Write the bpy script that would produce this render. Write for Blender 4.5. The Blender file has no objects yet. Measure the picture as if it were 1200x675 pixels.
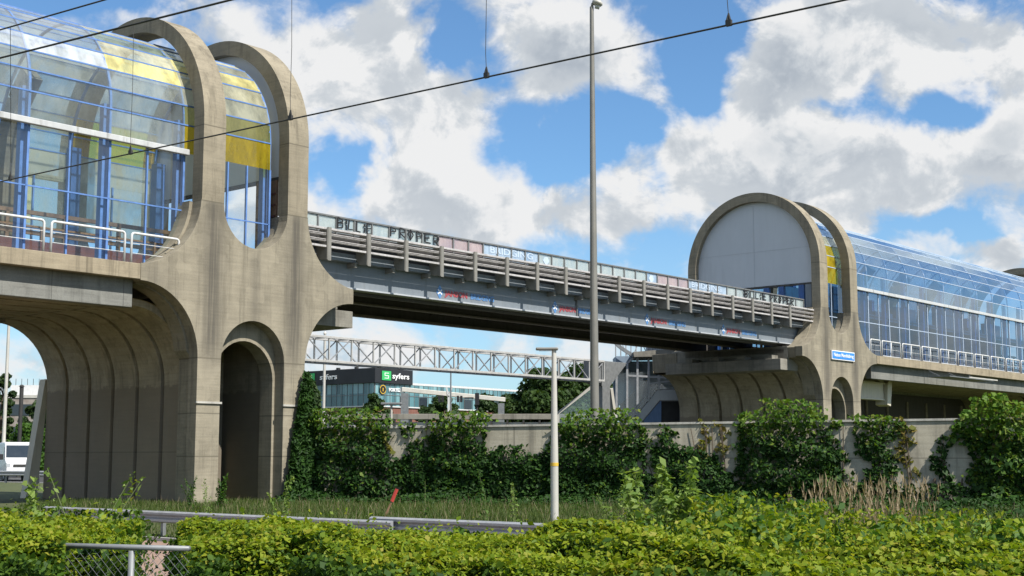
import bpy, bmesh, math, random
import numpy as np
from mathutils import Vector, Matrix
from mathutils.geometry import tessellate_polygon
R=math.radians; PI=math.pi
rng=np.random.default_rng(7); random.seed(7)
scene=bpy.context.scene; COL=scene.collection

# ------------------------------------------------------------------ camera
EYE=1.56; PITCH=.1233; FPX=1603.44
cam=bpy.data.cameras.new('camera'); co=bpy.data.objects.new('camera',cam); COL.objects.link(co)
cam.sensor_width=36; cam.lens=36*FPX/1200; cam.clip_start=.1; cam.clip_end=6000
co.location=(0,0,EYE); co.rotation_euler=(PI/2+PITCH,0,0); scene.camera=co

# ------------------------------------------------------------------ light
SUN_EL=R(49); SH=Vector((math.cos(R(-41.5)),math.sin(R(-41.5)),0))
sunv=Vector((SH.x*math.cos(SUN_EL),SH.y*math.cos(SUN_EL),math.sin(SUN_EL)))
sl=bpy.data.lights.new('sun','SUN'); sl.energy=5.0; sl.angle=R(.53); sl.color=(1,.955,.88)
so=bpy.data.objects.new('sun',sl); COL.objects.link(so); so.rotation_euler=sunv.to_track_quat('Z','Y').to_euler(); so.location=(20,-20,60)
vs=scene.view_settings; vs.view_transform='Standard'; vs.look='None'; vs.gamma=1; vs.exposure=0.48; vs.use_curve_mapping=False
scene.cycles.max_bounces=10; scene.cycles.transparent_max_bounces=24; scene.cycles.diffuse_bounces=3; scene.cycles.glossy_bounces=3
scene.cycles.caustics_reflective=False; scene.cycles.caustics_refractive=False

def ray(px,py):
    u=(px-600)/FPX; v=-(py-337.5)/FPX
    return Vector((u,math.cos(PITCH)-v*math.sin(PITCH),math.sin(PITCH)+v*math.cos(PITCH)))
def at(px,py,Y):
    d=ray(px,py); return Vector((0,0,EYE))+d*(Y/d.y)

class NT:
    def __init__(s,tree): s.t=tree; s.n=tree.nodes; s.l=tree.links
    def new(s,typ,**kw):
        n=s.n.new(typ)
        for k,v in kw.items(): setattr(n,k,v)
        return n
    def put(s,sock,v):
        if hasattr(v,'is_output'): s.l.new(v,sock)
        elif v is not None: sock.default_value=v
    def math(s,op,a,b=None,c=None,clamp=False):
        n=s.new('ShaderNodeMath',operation=op,use_clamp=clamp); s.put(n.inputs[0],a)
        if b is not None: s.put(n.inputs[1],b)
        if c is not None: s.put(n.inputs[2],c)
        return n.outputs[0]
    def vec(s,op,a,b=None):
        n=s.new('ShaderNodeVectorMath',operation=op); s.put(n.inputs[0],a)
        if b is not None: s.put(n.inputs[1],b)
        return n.outputs['Value'] if op in('DOT_PRODUCT','LENGTH') else n.outputs[0]
    def noise(s,vec,scale,detail=4,rough=.55,dist=0):
        n=s.new('ShaderNodeTexNoise'); s.put(n.inputs['Vector'],vec); n.inputs['Scale'].default_value=scale
        n.inputs['Detail'].default_value=detail; n.inputs['Roughness'].default_value=rough; n.inputs['Distortion'].default_value=dist
        return n.outputs['Fac']
    def rng(s,v,a,b,c=0,d=1,smooth=True):
        n=s.new('ShaderNodeMapRange'); n.interpolation_type='SMOOTHSTEP' if smooth else 'LINEAR'
        s.put(n.inputs[0],v)
        for i,x in enumerate((a,b,c,d)): s.put(n.inputs[i+1],x)
        return n.outputs[0]
    def mix(s,f,a,b,blend='MIX'):
        n=s.new('ShaderNodeMix',data_type='RGBA',blend_type=blend); s.put(n.inputs[0],f); s.put(n.inputs[6],c4(a)); s.put(n.inputs[7],c4(b))
        return n.outputs[2]
    def ramp(s,f,stops):
        n=s.new('ShaderNodeValToRGB'); e=n.color_ramp.elements
        while len(e)<len(stops): e.new(.5)
        for x,(p,c) in zip(e,stops): x.position=p; x.color=c4(c)
        s.put(n.inputs[0],f); return n.outputs[0]
def c4(c):
    if isinstance(c,(tuple,list)) and len(c)==3: return (*c,1)
    return c

# ------------------------------------------------------------------ sky
w=bpy.data.worlds.new('World'); scene.world=w; w.use_nodes=True
k=NT(w.node_tree); k.n.clear()
sky=k.new('ShaderNodeTexSky'); sky.sky_type='NISHITA'; sky.sun_disc=False; sky.sun_elevation=SUN_EL
sky.sun_rotation=math.atan2(SH.x,SH.y); sky.air_density=1.0; sky.dust_density=.4; sky.ozone_density=2.5
tc=k.new('ShaderNodeTexCoord'); D=tc.outputs['Generated']
sp=k.new('ShaderNodeSeparateXYZ'); k.put(sp.inputs[0],D)
dy=k.math('MAXIMUM',sp.outputs[1],.05)
u=k.math('DIVIDE',sp.outputs[0],dy); v=k.math('DIVIDE',sp.outputs[2],dy)
cb=k.new('ShaderNodeCombineXYZ'); k.put(cb.inputs[0],u); k.put(cb.inputs[1],v); UV=cb.outputs[0]
def uv(px,py): d=ray(px,py); return d.x/d.y,d.z/d.y
# heaps of cumulus (positive) and gaps of blue (negative): where in the sky, how wide, how high, how dense
HEAPS=[(330,70,110,70,.9),(450,40,75,60,.9),(440,120,110,70,.8),(560,130,75,50,.7),(480,230,90,60,.7),(600,240,80,45,.55),
 (230,20,60,40,.5),(700,75,75,45,1.0),(765,120,45,24,.6),(650,55,40,50,.45),(790,180,38,28,.9),(725,215,60,38,.8),(620,275,110,32,.75),(700,265,60,25,.5),
 (930,110,75,60,.8),(960,60,70,40,.5),(900,185,110,50,.6),(1030,175,100,45,.7),(960,240,110,40,.6),(1080,240,80,40,.45),
 (1100,45,130,50,1.0),(1010,25,90,35,.7),(1190,80,60,60,.8),(1185,170,50,60,1.1),(1180,300,40,22,.8),(1110,290,45,14,.4),(890,15,60,20,.5),
 (560,410,160,40,.35),(60,430,80,40,.4),(300,250,100,60,.3)]
GAPS=[(535,50,48,55,1.0),(590,95,22,20,.5),(395,205,38,45,1.1),(85,0,110,16,1.1),(660,165,60,35,.75),(790,80,40,45,.8),(830,40,30,50,.8),(840,110,35,25,.8),(735,160,38,22,.6),
 (755,215,25,22,.8),(1115,132,60,24,.85),(1000,118,40,16,.35),(870,60,25,40,.4),(1130,275,70,16,.5),(1100,275,60,18,.5),(790,290,30,30,.5),(640,190,35,22,.5),(240,60,40,16,.4),(550,455,120,28,.5),(60,490,90,40,.3)]
def blobs(lst):
    acc=None
    for px,py,rx,ry,s in lst:
        a,b=uv(px,py)
        q=k.vec('MULTIPLY',k.vec('SUBTRACT',UV,(a,b,0)),(FPX/rx,FPX/ry,0))
        e=k.math('MULTIPLY',k.math('EXPONENT',k.math('MULTIPLY',k.vec('DOT_PRODUCT',q,q),-1.0)),s)
        acc=e if acc is None else k.math('ADD',acc,e)
    return acc
wn=k.new('ShaderNodeTexNoise'); k.put(wn.inputs['Vector'],D); wn.inputs['Scale'].default_value=11; wn.inputs['Detail'].default_value=5; wn.inputs['Roughness'].default_value=.6
UV0=UV; UV=k.vec('ADD',UV0,k.vec('MULTIPLY',k.vec('SUBTRACT',wn.outputs['Color'],(.5,.5,.5)),(.125,.09,0)))
bl=k.math('SUBTRACT',blobs(HEAPS),k.math('MULTIPLY',blobs(GAPS),.85))
front=k.rng(sp.outputs[1],.55,.8)
SC=k.vec('MULTIPLY',D,(1,1,1.25))
def field(vec):
    a=k.noise(vec,7,9,.56,.25); b=k.noise(vec,17,6,.6,.4)
    return k.math('ADD',k.math('MULTIPLY',a,.62),k.math('MULTIPLY',b,.38))
f0=field(SC); f1=field(k.vec('ADD',SC,(.012,-.004,.022)))
base=k.math('ADD',k.math('MULTIPLY',k.math('SUBTRACT',f0,.5),3.2),k.math('MULTIPLY',k.math('MULTIPLY',bl,.62),front))
dens=k.math('ADD',base,k.math('MULTIPLY_ADD',front,-.09,.02))
cover=k.rng(dens,-.16,.30)
core=k.rng(dens,.18,1.1)
relief=k.rng(k.math('SUBTRACT',f0,f1),-.06,.07)
big=k.noise(SC,4.5,3,.5)
shade=k.math('MULTIPLY',core,k.rng(big,.38,.62,.25,1.0))
lit=k.math('ADD',k.math('MULTIPLY',relief,.62),k.math('SUBTRACT',.60,k.math('MULTIPLY',shade,.62)),clamp=True)
ccol=k.ramp(lit,[(0,(2.9,3.35,3.95)),(.35,(4.1,4.55,5.1)),(.7,(5.7,6.05,6.4)),(1,(7.7,7.75,7.8))])
skyc=k.mix(1.0,sky.outputs[0],(.88,1.18,1.38),'MULTIPLY')
hz=k.rng(sp.outputs[2],.0,.22,1,0)
skyc=k.mix(k.math('MULTIPLY',hz,.35),skyc,(4.6,6.0,7.4))
skc=k.mix(cover,skyc,ccol)
bg=k.new('ShaderNodeBackground'); k.put(bg.inputs[0],skc); bg.inputs[1].default_value=.08
wo=k.new('ShaderNodeOutputWorld'); k.l.new(bg.outputs[0],wo.inputs[0])

# ------------------------------------------------------------------ materials
def newmat(name):
    m=bpy.data.materials.new(name); m.use_nodes=True; k=NT(m.node_tree); k.n.clear()
    out=k.new('ShaderNodeOutputMaterial'); return m,k,out
def pbsdf(k,out,col,rough=.7,metal=0,spec=.5,bump=None,bs=.2,bd=.02):
    b=k.new('ShaderNodeBsdfPrincipled'); k.put(b.inputs['Base Color'],c4(col)); k.put(b.inputs['Roughness'],rough)
    b.inputs['Metallic'].default_value=metal; b.inputs['Specular IOR Level'].default_value=spec
    if bump is not None:
        n=k.new('ShaderNodeBump'); n.inputs['Strength'].default_value=bs; n.inputs['Distance'].default_value=bd; k.put(n.inputs['Height'],bump); k.l.new(n.outputs[0],b.inputs['Normal'])
    k.l.new(b.outputs[0],out.inputs[0]); return b
def objc(k): return k.new('ShaderNodeTexCoord').outputs['Object']
def plain(name,col,rough=.6,metal=0,var=.18,scale=3,dirt=.0):
    m,k,o=newmat(name); c=objc(k)
    n=k.noise(c,scale,5,.6); n2=k.noise(k.vec('MULTIPLY',c,(1,1,.15)),scale*2.5,4,.6)
    f=k.math('ADD',k.math('MULTIPLY',n,.5),k.math('MULTIPLY',n2,.5))
    dk=tuple(x*(1-var*1.6) for x in col); lt=tuple(min(1,x*(1+var)) for x in col)
    cc=k.ramp(f,[(.3,dk),(.7,lt)])
    if dirt: cc=k.mix(k.math('MULTIPLY',k.rng(n2,.52,.72),dirt),cc,(.09,.08,.06))
    pbsdf(k,o,cc,k.rng(n,.3,.7,rough-.08,min(1,rough+.1)),metal); return m
def concrete(name,col,dark=None,stains=True,joints=(),lowdark=None,band=None,vj=0):
    m,k,o=newmat(name); c=objc(k); s=k.new('ShaderNodeSeparateXYZ'); k.put(s.inputs[0],c)
    n=k.noise(c,.9,6,.62); fine=k.noise(c,22,5,.7); grain=k.noise(c,90,2,.6)
    st=k.noise(k.vec('MULTIPLY',c,(1,1,.06)),2.6,5,.65); st2=k.noise(k.vec('MULTIPLY',c,(1,1,.03)),9,3,.6)
    boards=k.noise(k.vec('MULTIPLY',c,(.06,.06,1)),14,2,.5)
    f=k.math('ADD',k.math('MULTIPLY',n,.45),k.math('ADD',k.math('MULTIPLY',fine,.3),k.math('MULTIPLY',boards,.25)))
    lo=tuple(x*.62 for x in col); hi=tuple(x*1.22 for x in col)
    cc=k.ramp(f,[(.33,lo),(.68,hi)])
    if stains:
        cc=k.mix(k.math('MULTIPLY',k.rng(st,.48,.72),.6),cc,tuple(x*.42 for x in col))
        cc=k.mix(k.math('MULTIPLY',k.rng(st2,.55,.8),.25),cc,tuple(min(1,x*1.35) for x in col))
        st3=k.noise(k.vec('ADD',k.vec('MULTIPLY',c,(1,1,.045)),(3,7,1)),5.5,4,.7); cc=k.mix(k.math('MULTIPLY',k.rng(st3,.56,.66),.38),cc,tuple(x*.4 for x in col))
    if stains:
        wx=k.noise(k.vec('MULTIPLY',c,(1,1,.5)),.55,7,.7,.6); cc=k.mix(k.math('MULTIPLY',k.rng(wx,.54,.66),.42),cc,(col[0]*.45,col[1]*.45,col[2]*.45))
        px_=k.noise(k.vec('ADD',c,(13,5,2)),1.3,2,.4); cc=k.mix(k.math('MULTIPLY',k.rng(px_,.62,.64),.22),cc,tuple(min(1,x*1.3) for x in col))
    if band:   # soot runs below the hoop legs and water runs at the edges
        for a0,w0,z0,z1,amt in band:
            d=k.math('DIVIDE',k.math('SUBTRACT',s.outputs[0],a0),w0)
            g=k.math('EXPONENT',k.math('MULTIPLY',k.math('MULTIPLY',d,d),-1))
            zz=k.math('MULTIPLY',k.rng(s.outputs[2],z0-1.2,z0+.6),k.rng(s.outputs[2],z1-.3,z1+.8,1,0))
            g=k.math('MULTIPLY',k.math('MULTIPLY',g,zz),k.rng(st2,.3,.6,.55,1.0))
            cc=k.mix(k.math('MULTIPLY',g,amt),cc,(.075,.068,.058))
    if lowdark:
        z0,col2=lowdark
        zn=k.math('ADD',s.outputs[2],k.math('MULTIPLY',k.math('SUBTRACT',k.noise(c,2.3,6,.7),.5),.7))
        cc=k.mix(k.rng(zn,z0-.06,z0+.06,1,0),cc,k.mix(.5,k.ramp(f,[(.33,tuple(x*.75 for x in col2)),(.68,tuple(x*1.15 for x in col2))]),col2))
    for z in joints:
        g=k.math('ABSOLUTE',k.math('SUBTRACT',s.outputs[2],z)); cc=k.mix(k.rng(g,.012,.03,.75,0),cc,tuple(x*.42 for x in col))
    if vj:
        fr=k.math('ABSOLUTE',k.math('SUBTRACT',k.math('FRACT',k.math('DIVIDE',s.outputs[0],vj)),.5)); cc=k.mix(k.rng(fr,.0035,.008,.7,0),cc,tuple(x*.4 for x in col))
    h=k.math('ADD',k.math('MULTIPLY',fine,.6),k.math('MULTIPLY',grain,.4))
    pbsdf(k,o,cc,.88,0,.25,h,.35,.02); return m
def glass(name,tint,dirt,dcol,rough=.03,base=.06,trans=.5,mulf=1.0,gcol=(1,1,1)):
    m,k,o=newmat(name); c=objc(k)
    t=k.new('ShaderNodeBsdfTransparent'); t.inputs[0].default_value=c4(tint)
    g=k.new('ShaderNodeBsdfGlossy'); g.inputs['Roughness'].default_value=rough; g.inputs[0].default_value=c4(gcol)
    lw=k.new('ShaderNodeLayerWeight'); lw.inputs[0].default_value=.5
    fac=k.math('MULTIPLY_ADD',k.math('POWER',lw.outputs['Facing'],3.2),.9*mulf,base,clamp=True)
    m1=k.new('ShaderNodeMixShader'); k.put(m1.inputs[0],fac); k.l.new(t.outputs[0],m1.inputs[1]); k.l.new(g.outputs[0],m1.inputs[2])
    df=k.new('ShaderNodeBsdfDiffuse'); df.inputs[0].default_value=c4(dcol); tr=k.new('ShaderNodeBsdfTranslucent'); tr.inputs[0].default_value=c4(dcol)
    md=k.new('ShaderNodeMixShader'); md.inputs[0].default_value=trans; k.l.new(df.outputs[0],md.inputs[1]); k.l.new(tr.outputs[0],md.inputs[2])
    n=k.noise(k.vec('MULTIPLY',c,(1,1,.4)),1.6,6,.65)
    rp=k.new('ShaderNodeNewGeometry').outputs['Random Per Island']
    dd=k.math('MULTIPLY',k.rng(n,.25,.8,.45,1.5),k.math('MULTIPLY',k.math('MULTIPLY_ADD',rp,1.1,.45),dirt),clamp=True)
    m2=k.new('ShaderNodeMixShader'); k.put(m2.inputs[0],dd); k.l.new(m1.outputs[0],m2.inputs[1]); k.l.new(md.outputs[0],m2.inputs[2])
    k.l.new(m2.outputs[0],o.inputs[0]); return m
def leafmat(name,cols,tr=.35,gloss=.015):
    m,k,o=newmat(name); g=k.new('ShaderNodeNewGeometry'); c=objc(k)
    f=k.math('ADD',k.math('MULTIPLY',g.outputs['Random Per Island'],.5),k.math('MULTIPLY',k.noise(c,1.7,4,.65),.5))
    n=len(cols); cc=k.ramp(f,[(.12+.76*i/(n-1),x) for i,x in enumerate(cols)])
    d=k.new('ShaderNodeBsdfDiffuse'); k.put(d.inputs[0],cc); t=k.new('ShaderNodeBsdfTranslucent'); k.put(t.inputs[0],k.mix(1,cc,(1.25,1.25,.55),'MULTIPLY'))
    m1=k.new('ShaderNodeMixShader'); m1.inputs[0].default_value=tr; k.l.new(d.outputs[0],m1.inputs[1]); k.l.new(t.outputs[0],m1.inputs[2])
    gl=k.new('ShaderNodeBsdfGlossy'); gl.inputs['Roughness'].default_value=.6
    m2=k.new('ShaderNodeMixShader'); m2.inputs[0].default_value=gloss; k.l.new(m1.outputs[0],m2.inputs[1]); k.l.new(gl.outputs[0],m2.inputs[2])
    k.l.new(m2.outputs[0],o.inputs[0]); return m
def ground_mat(name,cols,scale,bump=.3,rough=.95):
    m,k,o=newmat(name); c=objc(k); n=k.noise(c,scale,8,.65); n2=k.noise(c,scale*9,4,.7)
    f=k.math('ADD',k.math('MULTIPLY',n,.6),k.math('MULTIPLY',n2,.4))
    q=len(cols); pbsdf(k,o,k.ramp(f,[(.3+.4*i/(q-1),x) for i,x in enumerate(cols)]),rough,0,.3,n2,bump,.02); return m
def brickmat(name,c1,c2,mort,sc,rough=.9):
    m,k,o=newmat(name); c=objc(k); b=k.new('ShaderNodeTexBrick'); mp=k.new('ShaderNodeMapping'); k.put(mp.inputs[0],c)
    mp.inputs['Rotation'].default_value=(0,0,0); k.put(b.inputs[0],mp.outputs[0]); b.inputs['Color1'].default_value=c4(c1); b.inputs['Color2'].default_value=c4(c2); b.inputs['Mortar'].default_value=c4(mort); b.inputs['Scale'].default_value=sc
    b.inputs['Mortar Size'].default_value=.015; cc=k.mix(k.rng(k.noise(c,1.1,5,.6),.35,.7,0,.4),b.outputs[0],tuple(x*.5 for x in c1)); pbsdf(k,o,cc,rough); return m

CONC=(.285,.252,.188)
M={}
M['facade']=concrete('facade_concrete',CONC,joints=(4.92,10.34,3.05,1.6),band=[(1.95,.42,5.3,10.2,.85),(5.62,.42,5.3,10.2,.85),(3.8,.25,6.3,8.6,.45),(-.4,.5,6.9,7.8,.4),(7.9,.5,6.9,7.8,.4)])
M['hoop']=concrete('hoop_concrete',(.28,.243,.178),joints=(13.0,))
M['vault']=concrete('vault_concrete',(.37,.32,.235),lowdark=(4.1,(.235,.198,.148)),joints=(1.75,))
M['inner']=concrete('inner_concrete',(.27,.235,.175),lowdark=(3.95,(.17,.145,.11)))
M['deck']=concrete('deck_concrete',(.32,.27,.19),band=None,vj=5.9)
M['beam']=concrete('beam_concrete',(.21,.21,.19),vj=2.6)
M['soffit']=concrete('soffit_concrete',(.34,.295,.215),vj=3.0)
M['wallc']=concrete('wall_concrete',(.40,.365,.285),joints=(1.54,),vj=5.4)
M['cap']=concrete('cap_concrete',(.46,.44,.39))
M['corbel']=concrete('corbel_concrete',(.25,.235,.20))
M['blue']=plain('blue_paint',(.11,.22,.50),.45,0,.2)
M['dblue']=plain('deep_blue_paint',(.045,.12,.33),.5,0,.2)
M['white']=plain('white_paint',(.62,.62,.61),.45,0,.1,3,.25)
M['gantryw']=plain('weathered_gantry_paint',(.43,.43,.42),.5,0,.15,3,.35)
M['beamw']=plain('pale_beam_paint',(.50,.51,.51),.5,0,.12,2,.5)
M['girder']=plain('grey_blue_paint',(.19,.215,.24),.5,0,.12,1.4,.35)
M['girderl']=plain('pale_edge_paint',(.42,.44,.46),.5,0,.12,1.4,.3)
M['gpost']=plain('grey_post_paint',(.225,.215,.19),.55,0,.18,2.2,.45)
M['rail']=plain('weathered_galvanised_rail',(.47,.45,.44),.55,.0,.25,4,.45)
M['raildark']=plain('dark_rail_backing',(.03,.028,.027),.7,0,.3)
M['dsteel']=plain('dark_underside_steel',(.07,.064,.058),.7,0,.3,2)
M['ustrip']=plain('dull_flange_steel',(.16,.14,.12),.7,0,.25,2)
M['pframe']=plain('parapet_frame_paint',(.15,.155,.155),.6)
M['panel']=glass('milky_parapet_panel',(.82,.88,.87),.62,(.62,.68,.67),.15,.05,.4)
M['panelp']=glass('pink_parapet_panel',(.9,.74,.74),.66,(.62,.53,.53),.15,.05,.4)
M['panelb']=glass('bluish_parapet_panel',(.75,.85,.92),.7,(.55,.66,.77),.15,.05,.4)
M['endw']=plain('white_end_cladding',(.60,.615,.635),.6,0,.05,.5,.12)
M['galv']=plain('galvanised_steel',(.36,.37,.385),.5,.35,.15,5,.15)
M['galvd']=plain('dull_galvanised_steel',(.22,.23,.235),.55,.3,.2,5,.2)
M['pole']=plain('grey_lamp_paint',(.21,.20,.175),.5,.2,.12,1.2)
M['polel']=plain('pale_lamp_paint',(.50,.48,.43),.5,.1,.1,1.2)
M['dark']=plain('dark_metal',(.035,.033,.03),.6)
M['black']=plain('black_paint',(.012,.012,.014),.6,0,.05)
M['maroon']=plain('maroon_cladding',(.13,.045,.04),.6,0,.3)
M['wood']=plain('brown_timber',(.22,.13,.075),.6,0,.3,5)
M['conc_in']=concrete('inner_rib_concrete',(.19,.17,.13))
M['floor_in']=concrete('walkway_floor',(.25,.23,.2))
M['glassL']=glass('weathered_clear_glass',(.84,.90,.89),.26,(.70,.75,.72),.04,.09,.55)
M['glassF']=glass('cloudy_far_glass',(.82,.84,.72),.72,(.64,.64,.50),.05,.05,.6)
M['frameR']=plain('pale_blue_frame_paint',(.42,.50,.62),.45,0,.12)
M['glassRl']=glass('dark_blue_lower_glass',(.42,.57,.72),.04,(.24,.37,.50),.02,.09,.5,.85,(.78,.91,1.0))
M['core']=plain('dark_blue_inner_wall',(.022,.085,.17),.9,0,.3)
M['glassR']=glass('blue_tinted_glass',(.54,.67,.78),.11,(.48,.62,.74),.02,.16,.5,1.3,(.78,.91,1.0))
M['glassV']=glass('clear_lower_glass',(.88,.93,.94),.05,(.70,.76,.76),.02,.05,.5)
M['glassY']=glass('amber_glass',(.92,.72,.12),.40,(.80,.58,.04),.05,.05,.45)
M['glassB']=glass('bright_yellow_glass',(.96,.90,.50),.62,(.90,.80,.34),.05,.06,.25)
M['glassO']=glass('olive_glass',(.80,.78,.40),.45,(.52,.50,.20),.05,.06,.6)
M['glassP']=glass('pale_yellow_glass',(.96,.93,.74),.46,(.80,.76,.52),.05,.06,.35)
M['glassG']=glass('pale_green_glass',(.80,.90,.76),.42,(.62,.74,.54),.05,.06,.75)
M['glassW']=glass('frosted_white_glass',(.95,.96,.97),.8,(.72,.77,.83),.08,.08,.35)
M['sign']=plain('blue_sign_face',(.03,.22,.62),.4,0,.06)
M['txtw']=plain('white_lettering',(.82,.82,.82),.5,0,.03)
M['red']=plain('red_lettering',(.36,.06,.07),.5,0,.1)
M['logob']=plain('blue_lettering',(.09,.22,.45),.5,0,.1)
M['logol']=plain('pale_blue_lettering',(.46,.55,.66),.6,0,.1)
M['cream']=plain('cream_steel_paint',(.60,.55,.44),.5,0,.12,2,.25)
M['clad']=plain('anthracite_cladding',(.018,.019,.023),.55,0,.15,.3)
M['green']=plain('green_sign',(.04,.42,.12),.5,0,.05)
M['teal']=None
M['brick']=brickmat('red_brick',(.21,.085,.06),(.17,.07,.05),(.3,.27,.24),1.2)
M['greyblue2']=plain('cladding_joint',(.52,.535,.555),.6,0,.05)
M['greyblue']=plain('grey_blue_panel',(.20,.26,.33),.6,0,.1)
M['stairblue']=plain('stair_blue_panel',(.10,.17,.31),.6,0,.15)
M['asphalt']=ground_mat('asphalt',[(.04,.04,.042),(.065,.063,.06)],3)
M['ground']=ground_mat('grass_soil',[(.035,.05,.018),(.07,.085,.03),(.12,.11,.06)],.8)
M['path']=brickmat('clinker_path',(.33,.21,.15),(.25,.16,.12),(.28,.24,.19),5)
M['kerb']=concrete('kerb_concrete',(.42,.41,.38))
M['mark']=plain('road_marking',(.75,.75,.73),.7,0,.12,2)
M['van']=plain('white_van_paint',(.66,.66,.66),.25,0,.03)
M['tyre']=plain('tyre_rubber',(.02,.02,.02),.85,0,.1)
M['vglass']=plain('dark_window_glass',(.03,.04,.05),.08,0,.1)
M['lens']=plain('clear_lens',(.6,.62,.64),.15,.3,.05)
M['bark']=plain('bark',(.10,.075,.05),.9,0,.3,6)
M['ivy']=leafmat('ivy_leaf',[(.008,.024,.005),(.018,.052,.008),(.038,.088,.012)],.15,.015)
M['ivyl']=leafmat('young_creeper_leaf',[(.035,.09,.010),(.07,.15,.015),(.12,.20,.02),(.15,.11,.03)],.35)
M['ivyy']=leafmat('yellowing_creeper_leaf',[(.08,.10,.015),(.17,.17,.03),(.20,.12,.04)],.35)
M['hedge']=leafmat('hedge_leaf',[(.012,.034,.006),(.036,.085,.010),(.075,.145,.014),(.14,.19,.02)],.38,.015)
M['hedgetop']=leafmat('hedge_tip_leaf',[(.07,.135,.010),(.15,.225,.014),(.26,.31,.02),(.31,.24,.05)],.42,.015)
M['twig']=plain('hedge_twigs',(.035,.032,.018),.9,0,.3,8)
M['weed']=leafmat('weed_leaf',[(.02,.06,.010),(.05,.12,.016),(.10,.18,.024)],.38)
M['weedl']=leafmat('pale_weed_leaf',[(.09,.16,.035),(.16,.25,.05),(.25,.31,.085)],.38)
M['stem']=plain('green_stem',(.12,.15,.05),.8)
M['reed']=leafmat('dry_reed',[(.20,.15,.085),(.30,.235,.15),(.40,.32,.23)],.3)
M['grass']=leafmat('grass_blade',[(.028,.055,.011),(.065,.105,.02),(.12,.14,.04)],.35)
M['tree']=leafmat('tree_leaf',[(.015,.036,.009),(.034,.068,.015),(.062,.10,.022)],.3)
M['treed']=leafmat('dark_tree_leaf',[(.012,.03,.01),(.03,.06,.016),(.055,.09,.022)],.25)
M['redpole']=plain('red_marker_paint',(.45,.05,.04),.5)
M['yellow']=plain('yellow_band',(.65,.42,.05),.5)
def tealmat():
    m,k,o=newmat('teal_window_glass'); c=objc(k); s=k.new('ShaderNodeSeparateXYZ'); k.put(s.inputs[0],c)
    cell=k.new('ShaderNodeTexWhiteNoise'); cell.noise_dimensions='3D'; cv=k.vec('FLOOR',k.vec('MULTIPLY',c,(.9,1,.42))); k.put(cell.inputs[0],cv)
    cc=k.ramp(cell.outputs[0],[(0,(.05,.12,.14)),(.5,(.12,.25,.28)),(1,(.22,.38,.41))]); pbsdf(k,o,cc,.12,0,.6); return m
M['teal']=tealmat()

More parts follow.
